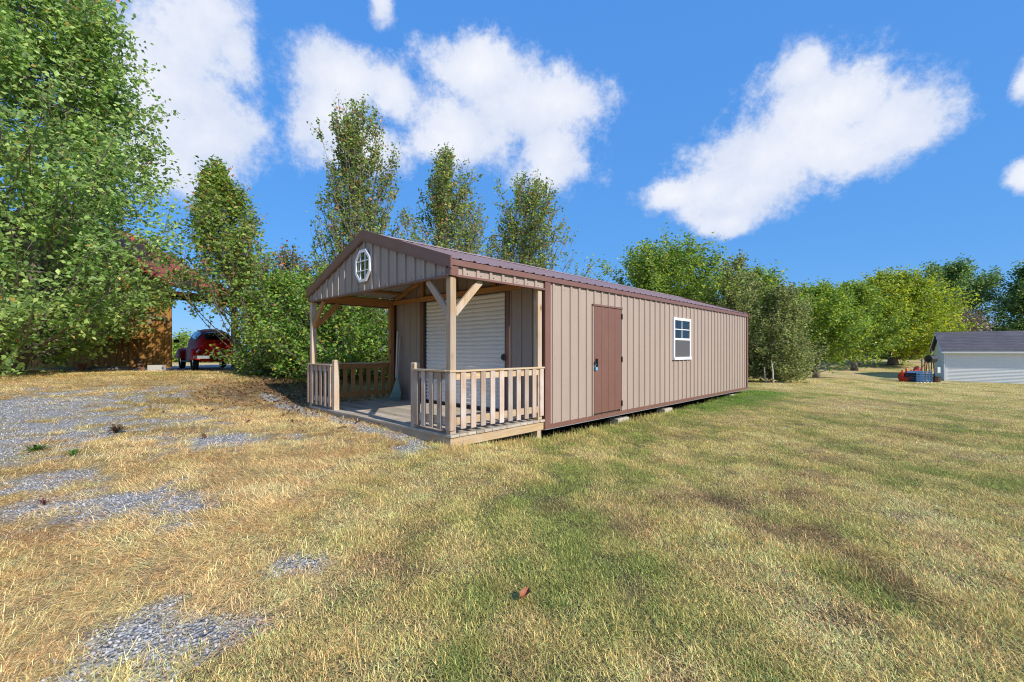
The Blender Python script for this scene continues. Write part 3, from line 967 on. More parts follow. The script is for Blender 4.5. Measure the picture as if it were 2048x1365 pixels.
# screws
sc = MB()
for z in (-.045, .92, 2.0):
    for k in range(42):
        u = PORCH + .3855 + .055 + RIB * (k - 1)
        if u > BACK - .1 or (DOOR[0] - .02 < u < DOOR[1] + .02 and z < 1.9) or (WIN[0] - .04 < u < WIN[1] + .04 and .8 < z < 1.8): continue
        sc.box(u - .006, u + .006, -.009, -.0005, z - .006, z + .006)
for k in range(7):
    u = .2086 + .06 + RIB * k
    for z in (2.0 + .01, 2.105): sc.box(u - .006, u + .006, -.009, -.0005, z - .006, z + .006)
for k in range(18):
    t = .3194 + .06 + RIB * (k - 1)
    sc.box(-.009, -.0005, t - .006, t + .006, 2.005, 2.017)
struct(sc.build('panel_screws', SCREW, shed), 'stuff')

# side door of four brown ribbed boards
dr = bpy.data.objects.new('side_door', None); COL.objects.link(dr); dr.parent = shed
x0, x1, z0, z1 = DOOR
wd = (x1 - x0 - .012) / 4
for k in range(4):
    a = x0 + .006 + wd * k
    MB().prism([(a + .003, -.004), (a + .003, -.018), (a + .014, -.03), (a + wd - .014, -.03), (a + wd - .003, -.018), (a + wd - .003, -.004)], 2, z0 + .01, z1 - .01).build('door_board', DOORB, dr)
MB().box(x0, x1, -.004, .03, z0, z1).build('door_backing', DOORB, dr)
for z in (.0, .82, 1.62):
    MB().box(x1 - .014, x1 + .012, -.05, -.03, z + .01, z + .10).tube([(x1, -.045, z), (x1, -.045, z + .11)], .008).build('hinge', BLACK, dr)
MB().box(x0 - .005, x0 + .09, -.048, -.03, .80, .85).box(x0 + .045, x0 + .065, -.075, -.03, .76, .90).build('latch', BLACK, dr)
MB().box(x0 + .015, x0 + .065, -.062, -.036, .70, .755).tube([(x0 + .025, -.048, .75), (x0 + .025, -.048, .79), (x0 + .04, -.048, .805), (x0 + .055, -.048, .79), (x0 + .055, -.048, .75)], .005, 6).build('padlock', mat('blue_padlock', (.12, .42, .62), .35), dr)
for a, b, zz0, zz1 in ((x0 - .03, x1 + .03, z1, z1 + .03), ):
    MB().box(a, b, -.04, .0, zz0, zz1).build('door_trim', TRIM, shed)
for a, b in ((x0 - .028, x0 - .002), (x1 + .014, x1 + .034)):
    MB().box(a, b, -.026, .0, z0 - .02, z1 - .001).build('door_trim', TAN, shed)

# double hung window, eight panes
wn = bpy.data.objects.new('window', None); COL.objects.link(wn); wn.parent = shed
x0, x1, z0, z1 = WIN
fr = MB()
fr.box(x0 - .01, x1 + .01, -.045, .02, z1 - .045, z1 + .012); fr.box(x0 - .012, x1 + .012, -.06, .02, z0 - .012, z0 + .05)
fr.box(x0 - .01, x0 + .045, -.045, .02, z0 + .05, z1 - .045); fr.box(x1 - .045, x1 + .01, -.045, .02, z0 + .05, z1 - .045)
fr.build('window_frame', WHITE, wn)
zm = (z0 + z1) / 2
MB().box(x0 + .045, x1 - .045, -.036, .015, zm - .03, zm + .015).build('meeting_rail', WHITE, wn)
for (a, b, dy) in ((z0 + .05, zm - .03, .004), (zm + .015, z1 - .045, -.006)):
    xm = (x0 + x1) / 2
    MB().box(xm - .009, xm + .009, -.02 + dy, -.006 + dy, a, b).build('muntin', WHITE, wn)
    for u, v in ((x0 + .045, xm - .009), (xm + .009, x1 - .045)):
        MB().box(u, v, -.019 + dy, -.007 + dy, (a + b) / 2 - .009, (a + b) / 2 + .009).build('muntin', WHITE, wn)
        for p, q in ((a, (a + b) / 2 - .009), ((a + b) / 2 + .009, b)):
            MB().box(u, v, -.012 + dy, -.009 + dy, p, q).build('pane', GLASS, wn)
    if dy > 0:
        MB().box(x0 + .045, x1 - .045, -.026, -.024, a, b).build('insect_screen', SCREENM, wn)

# octagon window in the gable
ow = bpy.data.objects.new('octagon_window', None); COL.objects.link(ow); ow.parent = shed
oc = (SHED_W / 2, 2.36)
R0, R1 = .255, .212
oct_ = lambda r: [(oc[0] + r * cos(pi / 8 + k * pi / 4), oc[1] + 1.06 * r * sin(pi / 8 + k * pi / 4)) for k in range(8)]
a, b = oct_(R0), oct_(R1)
m = MB()
for k in range(8):
    j = (k + 1) % 8
    m.prism([a[k], a[j], b[j], b[k]], 0, -.05, -.02)
m.build('window_frame', WHITE, ow)
for d in (-.075, .075):
    MB().box(-.044, -.03, oc[0] + d - .008, oc[0] + d + .008, oc[1] - .21, oc[1] + .21).build('muntin', WHITE, ow)
    MB().box(-.046, -.032, oc[0] - .20, oc[0] + .20, oc[1] + d - .008, oc[1] + d + .008).build('muntin', WHITE, ow)
MB().prism(oct_(R1 + .004), 0, -.03, -.026).build('pane', glass_mat('octagon_glass', (.5, .45, .4), .5), ow)
MB().prism(oct_(R1), 0, .005, .02).build('backing_board', WO_Y, ow)

# roller door
rd = bpy.data.objects.new('roller_door', None); COL.objects.link(rd); rd.parent = shed
t0, t1, z0, z1 = RD
nsl = 27; ph = (z1 - z0 - .05) / nsl
sl = MB(); pts = []
K = 8
for k in range(K + 1):
    w = k / K
    pts.append((-.006 - .014 * sin(pi * w) ** .7 if 0 < w < 1 else -.002, w * ph))
for y in (t0 - .02, t1 + .02):
    sl.v += [(PORCH + .03 + d, y, h) for d, h in pts]
sl.f = [(k, k + 1, K + 2 + k, K + 1 + k) for k in range(K)]
first = sl.build('roller_slat', ROLL, rd, smooth=False)
first.location = (0, 0, z0 + .05)
for k in range(1, nsl):
    o = first.copy(); COL.objects.link(o); o.parent = rd; o.location = (0, 0, z0 + .05 + ph * k)
MB().box(PORCH + .004, PORCH + .04, t0, t1, z0 + .004, z0 + .05).build('bottom_bar', BLACK, rd)
MB().box(PORCH - .02, PORCH + .03, t0 - .03, t0 + .0, z0, z1).build('guide', BLACK, rd)
MB().box(PORCH - .02, PORCH + .03, t1 - .0, t1 + .04, z0, z1).build('guide', BLACK, rd)
MB().box(PORCH - .03, PORCH + .02, t0 - .03, t1 + .04, z1 - .002, z1 + .04).build('guide', BLACK, rd)
MB().prism([(t0 + .07 * cos(i), .93 + .06 * sin(i)) for i in np.linspace(0, 2 * pi, 10)[:-1]], 0, PORCH - .045, PORCH - .022).box(PORCH - .065, PORCH - .04, t0 - .012, t0 + .012, .90, .96).build('door_lock', BLACK, rd)
MB().box(PORCH - .032, PORCH - .003, t1 + .042, t1 + .16, -.0, z1 + .04).build('door_trim', TRIM, shed)
MB().box(PORCH - .032, PORCH - .003, t0 - .11, t0 - .032, -.0, z1 + .04).build('door_trim', TRIM, shed)
MB().box(PORCH - .034, PORCH - .003, t0 - .11, t1 + .16, z1 + .042, z1 + .13).build('door_trim', TRIM, shed)

# porch deck: boards run across the front
nb = 13; bw = (PORCH - .005) / nb
for k in range(nb):
    j = random.uniform(-.004, .004)
    MB().box(-.015 + k * bw + .003, -.015 + (k + 1) * bw - .003, -.02 + j, SHED_W + .02 + j, -.036, random.uniform(-.0025, 0)).build('deck_board', WDECK, shed, bevel=.004)
MB().box(.0, .04, .0, SHED_W, -.15, -.038).build('rim_joist', WY, shed)
for y in (.0, SHED_W - .04):
    MB().box(.041, PORCH - .061, y, y + .04, -.155, -.038).build('rim_joist', WX, shed)
MB().box(PORCH - .20, PORCH - .11, .005, .09, -.30, -.157).build('footing_post', WV, shed)
MB().box(PORCH - .058, PORCH - .02, -.006, .03, -.15, -.02).build('corner_bracket', GALV, shed)
# porch posts
for x, y, m_ in ((0, 0, WV), (0, SHED_W - .09, WV), (PORCH - .185, .0, WV), (PORCH - .17, SHED_W - .09, WO_Z)):
    MB().box(x, x + .09, y, y + .09, .0, 1.957 if x < .5 else 1.985).build('porch_post', m_, shed, bevel=.005)
# braces
for a, b, m_ in (((.045, .09, 1.50), (.045, .53, 1.955), WO_Z), ((.09, .045, 1.50), (.53, .045, 1.955), WO_X),
                 ((.045, SHED_W - .09, 1.50), (.045, SHED_W - .53, 1.955), WO_Z), ((.09, SHED_W - .045, 1.50), (.53, SHED_W - .045, 1.955), WO_X)):
    MB().beam(a, b, .038, .088).build('brace', WV if a[1] < 1 else WO_Z, shed)
# header beams, trusses, purlins
for y in (.005, SHED_W - .045):
    MB().box(.04, PORCH - .06, y, y + .04, 1.98, 2.13).build('header_beam', WO_X, shed)
MB().box(.005, .043, .05, SHED_W - .05, 1.98, 2.08).build('truss_chord', WO_Y, shed)
for sx in (.02, PORCH - .095):
    if sx > 1: MB().box(sx, sx + .038, .05, SHED_W - .05, 2.02, 2.11).build('truss_chord', WO_Y, shed)
    for sg in (0, 1):
        f = lambda t: t if sg == 0 else SHED_W - t
        MB().prism([(f(.05), EAVE - .03), (f(c), roof_z(c) - .05), (f(c), roof_z(c) - .145), (f(.05 + .2), EAVE - .03 + PITCH * .2 - .09)], 0, sx, sx + .037).build('rafter', WO_Y, shed)
    for d in (-.0, -1.05, 1.05):
        MB().box(sx + .0385, sx + .07, c + d - .045, c + d + .045, 2.05, roof_z(c + d) - .13).build('truss_web', WO_Z, shed)
for sg in (0, 1):
    for w in (.35, 1.05, 1.75):
        t = w if sg == 0 else SHED_W - w
        MB().box(.06, PORCH - .10, t - .045, t + .045, roof_z(w) - .060, roof_z(w) - .024).build('purlin', WO_X, shed)
# railings
def newel(y):
    mb = MB().box(-.002, .088, y, y + .09, 0, .865)
    n = len(mb.v)
    mb.v += [(-.002, y, .865), (.088, y, .865), (.088, y + .09, .865), (-.002, y + .09, .865), (.01, y + .012, .878), (.076, y + .012, .878), (.076, y + .078, .878), (.01, y + .078, .878)]
    mb.f += [tuple(n + i for i in q) for q in ((4, 5, 6, 7), (0, 1, 5, 4), (1, 2, 6, 5), (2, 3, 7, 6), (3, 0, 4, 7))]
    mb.build('newel_post', WV, shed)


newel(.78); newel(3.245)
for y0, y1, yb in ((-.001, -.02, .04), (SHED_W + .001, SHED_W + .02, SHED_W - .04)):
    for k in range(11):
        x = -.018 + k * (PORCH - .055 - .085) / 10
        dz = random.uniform(-.006, .006)
        MB().box(x, x + .085, min(y0, y1), max(y0, y1), .055 + dz, .768).build('baluster', WBAL if y0 < 1 else WO_Z, shed, bevel=.003)
    lo, hi = (.001, .04) if y0 < 1 else (SHED_W - .04, SHED_W - .001)
    for za, zb in ((.115, .205), (.675, .766)):
        MB().box(.092, PORCH - .187, lo, hi, za, zb).build('rail', WX if y0 < 1 else WO_X, shed)
    cy = (-.03, .058) if y0 < 1 else (SHED_W - .058, SHED_W + .03)
    MB().box(-.03, PORCH - .06, cy[0], cy[1], .77, .795).build('rail_cap', WX, shed, bevel=.003)
for a, b, nbal in ((.092, .78, 4), (3.335, SHED_W - .092, 5)):
    for za, zb in ((.115, .205), (.675, .766)):
        MB().box(.001, .04, a, b, za, zb).build('rail', WY, shed)
    MB().box(-.032, .055, a + (-.03 if a < 1 else .0), b + (0 if a < 1 else .03), .771, .796).build('rail_cap', WY, shed, bevel=.003)
for t in [.0 + .172 * k for k in range(5)] + [3.36 + .19 * k for k in range(6)]:
    dz = random.uniform(-.006, .006)
    MB().box(-.021, -.002, t - .002, t + .082, .05 + dz, .768).build('baluster', WBAL, shed, bevel=.003)


def shed_pt(s_, t_, z_=0):
    p = ORG + S * s_ + T * t_
    return (p[0], p[1], z_)


# concrete pads under the skids, seen along the wall
for s_, w in ((PORCH + 2.35, .4), (PORCH + 4.3, .38), (PORCH + 8.6, .35)):
    p = shed_pt(s_, .12); g = H(p[0], p[1])
    t = thing('concrete_block', {0: 'pale concrete block under the shed below the side door', 1: 'pale concrete block under the shed between door and window', 2: 'concrete block under the shed at its far end'}[int(s_ > 5) + int(s_ > 9)],
              'block', (p[0], p[1], g - .03), math.atan2(S[1], S[0]), 'blocks under the shed')
    hh = -.245 - (g - .03)
    MB().box(-w / 2, w / 2, -.1, .1, 0, max(hh, .06)).build('block_body', CONC, t, bevel=.01)

# rake and shovel in the porch corner
rk = thing('leaf_rake', 'leaf rake with green fan head and pale wooden handle leaning in the porch corner', 'rake', shed_pt(1.55, 3.84, .003), math.atan2(S[1], S[0]))
GREENP = mat('green_plastic', (.22, .36, .31), .5, var=.12)
top = Vector((.235, .18, 1.34)); nk = Vector((.085, .05, .46))
MB().tube([nk - (top - nk) * .08, top], .014, 8).build('handle', mat('pale_handle', (.48, .38, .25), .6, var=.15, scale=14, stretch=(4, 4, .5)), rk)
m = MB(); m.tube([nk + (top - nk) * .07, nk - (top - nk) * .05], [.018, .026], 8); m.build('socket', GREENP, rk)
for k in range(21):
    w = (k - 10) / 10
    end = Vector((-.02 - .02 * (1 - w * w), w * .22, .012)); mid = Vector((.03, w * .165, .16))
    m = MB(); m.beam(nk + Vector((0, w * .02, 0)), mid, .012, .004, (1, 0, .3)); m.beam(mid, end, .008, .004, (1, 0, .3)); m.beam(end, end + Vector((.03, 0, -.009)), .008, .004, (0, 1, 0))
    m.build('tine', GREENP, rk)
n1 = MB(); n1.v = [tuple(nk + Vector((0.003, -.02, 0))), tuple(nk + Vector((.003, .02, 0))), (.034, .17, .16), (.034, -.17, .16)]; n1.v += [(x + .006, y, z) for x, y, z in n1.v]
n1.f = [(0, 1, 2, 3), (7, 6, 5, 4), (0, 4, 5, 1), (1, 5, 6, 2), (2, 6, 7, 3), (3, 7, 4, 0)]
n1.build('fan_plate', GREENP, rk)
MB().beam((.012, -.19, .1), (.012, .19, .1), .01, .012, (0, 0, 1)).build('brace_bar', GREENP, rk)
sv = thing('shovel', 'brown bladed shovel with a white handle standing behind the rake', 'shovel', shed_pt(1.70, 4.02, .002), math.atan2(S[1], S[0]))
MB().tube([(-.02, .0, .40), (.05, .05, 1.45)], .017, 8).build('handle', mat('white_handle', (.66, .64, .6), .5), sv)
m = MB(); hh = [(-.105, .27), (-.11, .16), (-.09, .06), (0, .0), (.09, .06), (.11, .16), (.105, .27), (.03, .29), (-.03, .29)]
m.prism([(a, b) for a, b in hh], 0, -.055, -.047); m.tube([(-.05, 0, .27), (-.02, 0, .46)], .022, 8)
m.build('blade', mat('rusty_steel', (.16, .085, .06), .6, .3, var=.3, scale=20), sv)
# ------------------------------------------------------------------ trees
BARK = mat('grey_bark', (.17, .145, .12), .9, var=.35, scale=9, stretch=(1, 1, .3), bump=.6)
LEAF = leaf_mat('leaf', .45)


def unit(v):
    return v / np.maximum(np.linalg.norm(v, axis=-1, keepdims=True), 1e-9)


def make_tree(name, label, x, y, top, prof, nbr, nleaf, leaf, palette, seed, trunk_r=.12, up=.8, stems=1, lean=(0, 0), droop=.35, twig=.55, bare=None,
              leaf_w=.62, group=None, clump=.12, zb=None, lobes=.3, cat='tree', crown_bottom=.12, bright=1.75):
    """tapered trunk and limbs reaching through the crown's outline; leaves sit along the twigs"""
    r = np.random.default_rng(seed)
    zb = H(x, y) - .05 if zb is None else zb
    hgt = top - zb
    root = thing(name, label, cat, (x, y, zb), 0, group)
    ph = np.array([p[0] for p in prof]); pr = np.array([p[1] for p in prof])
    R = lambda h: np.interp(h, ph, pr)
    tm = MB(); axes = []
    for k in range(stems):
        a = 2 * pi * k / max(stems, 1) + r.random() * 2
        off = (0.25 + .15 * r.random()) * R(.5) if stems > 1 else 0
        hts = np.linspace(0, .93 if stems == 1 else .8 + .15 * r.random(), 11)
        pts = []
        for q in hts:
            w = math.sin(q * 5 + seed + k) * .02 * hgt * q
            pts.append((off * cos(a) * min(1, q * 5) + lean[0] * q * hgt + w, off * sin(a) * min(1, q * 5) + lean[1] * q * hgt + w * .6, q * hgt))
        rad = [trunk_r * (1.25 if q == 0 else 1) * (1 - .93 * q) + .004 for q in hts]
        if stems > 1: rad = [v * (.75 if k else 1) for v in rad]
        tm.tube(pts, rad, 9)
        axes.append(np.array(pts))
    P0, D0, L0 = [], [], []
    A = r.random(nbr) * 2 * pi
    hs = crown_bottom + (1 - crown_bottom) * r.random(nbr) ** .85 * .99
    ph_l = r.random(8) * 6.28
    for i in range(nbr):
        a, h = A[i], hs[i]
        lob = 1 + lobes * (math.sin(3 * a + ph_l[0] + 5 * h) * .5 + math.sin(5 * a + ph_l[1] - 9 * h) * .35 + math.sin(2 * a + 17 * h + ph_l[2]) * .35)
        rad = R(h) * (.35 + .65 * math.sqrt(r.random())) * lob
        ax = axes[i % len(axes)]
        hz = h * hgt
        att = max(hz - rad * up * (0.8 + .5 * r.random()) - .04 * hgt, .06 * hgt if crown_bottom > .05 else .03 * hgt)
        att = min(att, ax[-1][2] * .99)
        st = np.array([np.interp(att, ax[:, 2], ax[:, j]) for j in range(3)])
        cx, cy = lean[0] * hz, lean[1] * hz
        en = np.array([cx + rad * cos(a), cy + rad * sin(a), hz])
        mid = st * .45 + en * .55; mid[2] -= .10 * (hz - att) - .0; mid[:2] += (en[:2] - st[:2]) * .12
        ts = np.linspace(0, 1, 6)
        path = np.array([(1 - t) ** 2 * st + 2 * t * (1 - t) * mid + t * t * en for t in ts])
        br = max(trunk_r * .2 * (1 - h * .75), .008)
        tm.tube(path, [br * (1 - .85 * t) + .003 for t in ts], 5, cap=False)
        nt_ = 10
        for _ in range(nt_):
            t = .22 + .78 * r.random()
            p = (1 - t) ** 2 * st + 2 * t * (1 - t) * mid + t * t * en
            d = unit(np.array([cos(a), sin(a), up]) * .6 + r.normal(0, .55, 3) + np.array([0, 0, .25 * up]))
            ln = twig * (.5 + .7 * r.random()) * (.6 + .4 * R(h) / max(pr.max(), .1))
            P0.append(p); D0.append(d); L0.append(ln)
        P0.append(en - unit(en - mid) * twig * .3); D0.append(unit(en - mid + np.array([0, 0, .2]))); L0.append(twig)
    P0, D0, L0 = np.array(P0), np.array(D0), np.array(L0)
    if bare is None or bare > 0:
        for p, d, l in list(zip(P0, D0, L0))[::1 if len(P0) < 2600 else 2]:
            e = p + d * l
            tm.tube([p, (p + e) / 2 + np.array([0, 0, .03 * l]), e], [.008 * (1 + top * .06), .005 * (1 + top * .06), .002], 3, cap=False)
    tm.build('trunk', BARK, root, smooth=True)
    if nleaf:
        k = r.integers(0, len(P0), nleaf)
        t = r.random(nleaf) ** .75 * 1.05
        c = P0[k] + D0[k] * (L0[k] * t)[:, None] + r.normal(0, clump * 1.0, (nleaf, 3)) * (.5 + .5 * r.random((nleaf, 1)))
        c[:, 2] = np.maximum(c[:, 2], .03 + .1 * r.random(nleaf))
        ax_ = unit(r.normal(0, 1, (nleaf, 3)) * np.array((1, 1, .55)) + D0[k] * .4 + np.array((0, 0, -droop)))
        nr = unit(r.normal(0, .75, (nleaf, 3)) + np.array((0, 0, .55)))
        sd_ = unit(np.cross(nr, ax_)); nr = np.cross(ax_, sd_)
        Ls = (leaf * (.65 + .6 * r.random(nleaf)))[:, None]; W = Ls * leaf_w
        v0 = c - ax_ * Ls * .5; v3 = c + ax_ * Ls * .5 - nr * Ls * .10
        f = nr * W * .14
        v1 = c - ax_ * Ls * .08 + sd_ * W * .5 + f; v2 = c - ax_ * Ls * .08 - sd_ * W * .5 + f
        v4 = c + ax_ * Ls * .08
        V = np.stack([v0, v1, v3, v2], 1).reshape(-1, 3)
        i = np.arange(nleaf)[:, None] * 4
        Tt = np.concatenate([i + [0, 2, 1], i + [0, 3, 2]], 0)
        pal = np.array([p[0] for p in palette]); pw = np.array([p[1] for p in palette], float)
        ci = r.choice(len(pal), nleaf, p=pw / pw.sum())
        tw = r.random(len(P0))[k][:, None]
        col = pal[ci] * bright * (.72 + .5 * r.random((nleaf, 1))) * (.8 + .4 * tw)
        np_mesh('crown', V, Tt, LEAF, np.repeat(col, 4, 0), root)
    return root


PEAR = [((.105, .165, .045), 5), ((.145, .21, .06), 4), ((.075, .125, .04), 3), ((.20, .255, .08), 2.2), ((.24, .17, .05), .15), ((.35, .09, .05), .025)]
PEAR2 = [((.10, .165, .035), 5), ((.155, .21, .045), 4), ((.07, .115, .03), 3), ((.26, .25, .06), .8), ((.30, .16, .06), .5), ((.3, .1, .05), .2)]
PEAR3 = [((.10, .15, .038), 5), ((.15, .19, .045), 4), ((.07, .11, .03), 3), ((.24, .19, .06), 1), ((.26, .12, .06), .8)]
BUSH = [((.10, .19, .03), 5), ((.16, .25, .045), 4), ((.065, .125, .025), 3), ((.30, .30, .05), .9), ((.34, .2, .05), .25)]
YEL = [((.16, .215, .027), 5), ((.215, .25, .03), 4), ((.11, .17, .03), 3), ((.3, .28, .05), 1)]
MIDG = [((.11, .175, .03), 5), ((.16, .22, .035), 4), ((.08, .14, .025), 3), ((.28, .3, .04), 1)]
DARK = [((.07, .125, .035), 5), ((.10, .16, .04), 4), ((.05, .09, .03), 3), ((.16, .2, .05), 1)]
GREYG = [((.15, .185, .06), 5), ((.20, .22, .08), 4), ((.065, .09, .035), 3), ((.2, .14, .08), .5)]

make_tree('pear_tree', 'tall dense green pear tree in front of the brown barn', -12.45, 11.0, 12.6,
          [(0, .8), (.04, 2.7), (.12, 3.45), (.25, 3.75), (.38, 3.6), (.5, 3.0), (.65, 2.35), (.8, 1.8), (.95, 1.0), (1, .3)], 300, 88000, .128, PEAR, 11, bright=2.25,
          trunk_r=.15, up=.45, stems=4, twig=.95, clump=.14, crown_bottom=.05, lobes=.35)
make_tree('pear_tree', 'slender pear tree with a pointed top rising beside the red car', -7.75, 12.6, 6.15,
          [(0, .4), (.3, 1.2), (.38, 2.2), (.5, 1.9), (.62, 1.3), (.75, .95), (.87, .5), (.94, .2), (1, .08)], 150, 18000, .11, PEAR2, 12, bright=1.9, trunk_r=.1, up=1.0, twig=.55, clump=.11, crown_bottom=.40, lobes=.5, lean=(-.12, 0))
make_tree('pear_tree', 'tallest thin-topped pear tree behind the porch gable', -4.95, 14.2, 8.85,
          [(0, .5), (.06, 1.4), (.25, 1.8), (.45, 1.7), (.6, 1.35), (.75, 1.1), (.9, .95), (.97, .55), (1, .2)], 230, 20000, .105, PEAR3, 13, bright=2.1, trunk_r=.12, up=2.0, twig=.5, clump=.09, lobes=.4)
make_tree('pear_tree', 'sparse pear tree over the shed roof next to the tallest pear', -2.55, 17.8, 9.0,
          [(0, .5), (.1, 1.5), (.4, 1.9), (.6, 1.6), (.75, 1.35), (.9, .9), (1, .15)], 190, 17000, .12, PEAR3, 14, bright=2.1, trunk_r=.12, up=1.9, twig=.6, clump=.1, lobes=.45)
make_tree('pear_tree', 'twin-topped sparse pear tree over the middle of the shed roof', .75, 20.6, 9.1,
          [(0, .5), (.1, 1.6), (.4, 2.4), (.6, 2.1), (.75, 1.6), (.9, 1.2), (.97, .8), (1, .3)], 230, 21000, .13, PEAR3, 15, bright=2.1, trunk_r=.13, up=1.7, stems=2, twig=.65, clump=.11, lobes=.45)
make_tree('leafy_shrub', 'bushy green shrub between the red car and the porch rail', -6.25, 12.3, 3.1,
          [(0, 1.25), (.2, 1.5), (.5, 1.45), (.75, 1.1), (.92, .6), (1, .2)], 230, 20000, .095, BUSH, 16, bright=1.7, trunk_r=.05, up=.9, stems=3, twig=.45, clump=.1, crown_bottom=.0, cat='shrub', lobes=.3)
make_tree('leafy_shrub', 'dense yellow-green shrub filling the view through the porch', -4.75, 12.0, 3.1,
          [(0, 1.35), (.2, 1.6), (.5, 1.6), (.75, 1.35), (.92, .8), (1, .3)], 250, 22000, .095, BUSH, 17, bright=1.7, trunk_r=.05, up=.9, stems=3, twig=.45, clump=.1, crown_bottom=.0, cat='shrub', lobes=.25)
make_tree('leafy_shrub', 'green shrub behind the far porch corner post', -2.6, 13.4, 3.0,
          [(0, 1.3), (.2, 1.5), (.5, 1.5), (.8, 1.1), (1, .3)], 200, 14000, .10, BUSH, 18, bright=1.7, trunk_r=.05, up=.9, stems=3, twig=.45, clump=.1, crown_bottom=.0, cat='shrub', lobes=.25)
make_tree('leafy_shrub', 'thin sapling with reddish leaves above the shrubs by the porch', -6.6, 13.2, 3.95,
          [(0, .3), (.5, .8), (.8, .9), (1, .2)], 60, 2300, .10, PEAR3 + [((.4, .1, .05), 2)], 19, trunk_r=.04, up=1.4, twig=.5, clump=.1, crown_bottom=.4, cat='shrub', lobes=.5)
# trees beyond the far end of the shed
make_tree('shade_tree', 'broad sunlit green tree behind the shed roof', 10.6, 31.0, 8.3,
          [(0, .5), (.2, 3.2), (.45, 4.4), (.65, 4.7), (.82, 4.2), (.93, 3.2), (1, 1.6)], 230, 50000, .20, MIDG, 21, trunk_r=.28, up=.6, twig=1.1, clump=.26, lobes=.35)
make_tree('pear_tree', 'dull grey-green pear tree beside the far corner of the shed', 13.9, 27.5, 6.7,
          [(0, .8), (.1, 2.0), (.4, 2.3), (.65, 1.9), (.85, 1.3), (1, .3)], 130, 24000, .145, GREYG, 22, trunk_r=.16, up=1.0, twig=.7, clump=.17, crown_bottom=.03, lobes=.25)
make_tree('pear_tree', 'dull green pear tree with foliage to the ground by the white stakes', 15.9, 26.0, 4.7,
          [(0, 1.0), (.12, 1.9), (.4, 2.0), (.65, 1.7), (.85, 1.1), (1, .3)], 120, 22000, .135, GREYG, 23, trunk_r=.12, up=.9, twig=.6, clump=.15, crown_bottom=.03, lobes=.25, stems=2)
make_tree('shade_tree', 'dark green tree tucked behind the dull pear trees', 18.2, 33, 7.0,
          [(0, .8), (.2, 2.6), (.5, 3.2), (.75, 2.6), (.93, 1.4), (1, .4)], 240, 22000, .2, MIDG, 24, trunk_r=.2, up=.7, twig=.9, clump=.24, lobes=.3)
make_tree('shade_tree', 'rounded bright green tree with low branches near the yellow tree', 26.5, 38.5, 6.4,
          [(0, .6), (.16, 2.4), (.35, 3.9), (.6, 4.1), (.82, 3.2), (.94, 2.0), (1, .8)], 130, 34000, .23, MIDG, 25, trunk_r=.26, up=.5, twig=1.1, clump=.24, crown_bottom=.28, lobes=.5)
make_tree('shade_tree', 'green tree with a bare lower trunk between the bright green and yellow trees', 36.0, 46.5, 7.6,
          [(0, .6), (.2, 2.6), (.5, 3.8), (.75, 3.2), (.93, 1.8), (1, .5)], 90, 17000, .26, MIDG, 26, trunk_r=.3, up=.5, twig=1.2, clump=.28, lobes=.5, crown_bottom=.26)
make_tree('yellowing_tree', 'large spreading yellow-green tree on the far lawn', 43.5, 50.5, 9.3,
          [(0, .6), (.18, 3.0), (.32, 5.6), (.5, 6.3), (.7, 5.6), (.86, 4.2), (.95, 2.8), (1, 1.0)], 150, 42000, .28, YEL, 27, trunk_r=.45, up=.4, twig=1.6, clump=.32, lobes=.45, crown_bottom=.24)
make_tree('shade_tree', 'tall dark green tree rising behind the white garage roof', 63.5, 65, 13.2,
          [(0, 1.2), (.2, 5.5), (.45, 7.4), (.7, 6.6), (.88, 4.6), (.96, 2.8), (1, .8)], 90, 26000, .36, DARK, 28, trunk_r=.5, up=.55, twig=1.9, clump=.42, lobes=.45, crown_bottom=.08)
make_tree('shade_tree', 'dark evergreen-looking tree towering behind the garage end', 67.5, 57, 12.4,
          [(0, 1.2), (.1, 3.4), (.4, 4.2), (.7, 3.2), (.9, 1.8), (1, .4)], 90, 20000, .32, DARK, 29, trunk_r=.4, up=.4, twig=1.5, clump=.36, lobes=.35, crown_bottom=.05)
make_tree('bare_bush', 'leafless grey-brown bush above the garage roof line', 58.5, 57, 6.4,
          [(0, .5), (.4, 2.0), (.7, 2.6), (1, 1.0)], 150, 2200, .2, [((.16, .11, .08), 1)], 30, trunk_r=.16, up=1.2, twig=1.0, clump=.3, cat='bush', crown_bottom=.3)
make_tree('shade_tree', 'low green tree far behind the red car', -24.6, 34, 1.9,
          [(0, 1.5), (.3, 3.2), (.6, 3.2), (.85, 2.0), (1, .6)], 150, 9000, .22, MIDG, 31, trunk_r=.2, up=.5, twig=.9, clump=.24, crown_bottom=.05)
make_tree('leafy_shrub', 'low dark shrub bank under the far lawn trees', 52, 60, 2.3, [(0, 2.5), (.4, 3.6), (.8, 2.4), (1, .8)], 130, 9000, .28, DARK, 32, trunk_r=.1, up=.4, twig=.9, clump=.35, crown_bottom=.0, cat='shrub')
make_tree('leafy_shrub', 'dark low shrub behind the trunk of the yellow-green tree', 44.5, 62, 1.9, [(0, 2.5), (.4, 3.6), (.8, 2.4), (1, .8)], 130, 9000, .28, DARK, 33, trunk_r=.1, up=.4, twig=.9, clump=.35, crown_bottom=.0, cat='shrub')
make_tree('shade_tree', 'distant green tree closing the view between the bright trees', 33, 68, 8.0, [(0, 2), (.2, 5), (.5, 6), (.8, 4), (1, 1)], 200, 16000, .36, DARK, 34, trunk_r=.35, up=.5, twig=1.6, clump=.4, crown_bottom=.03)

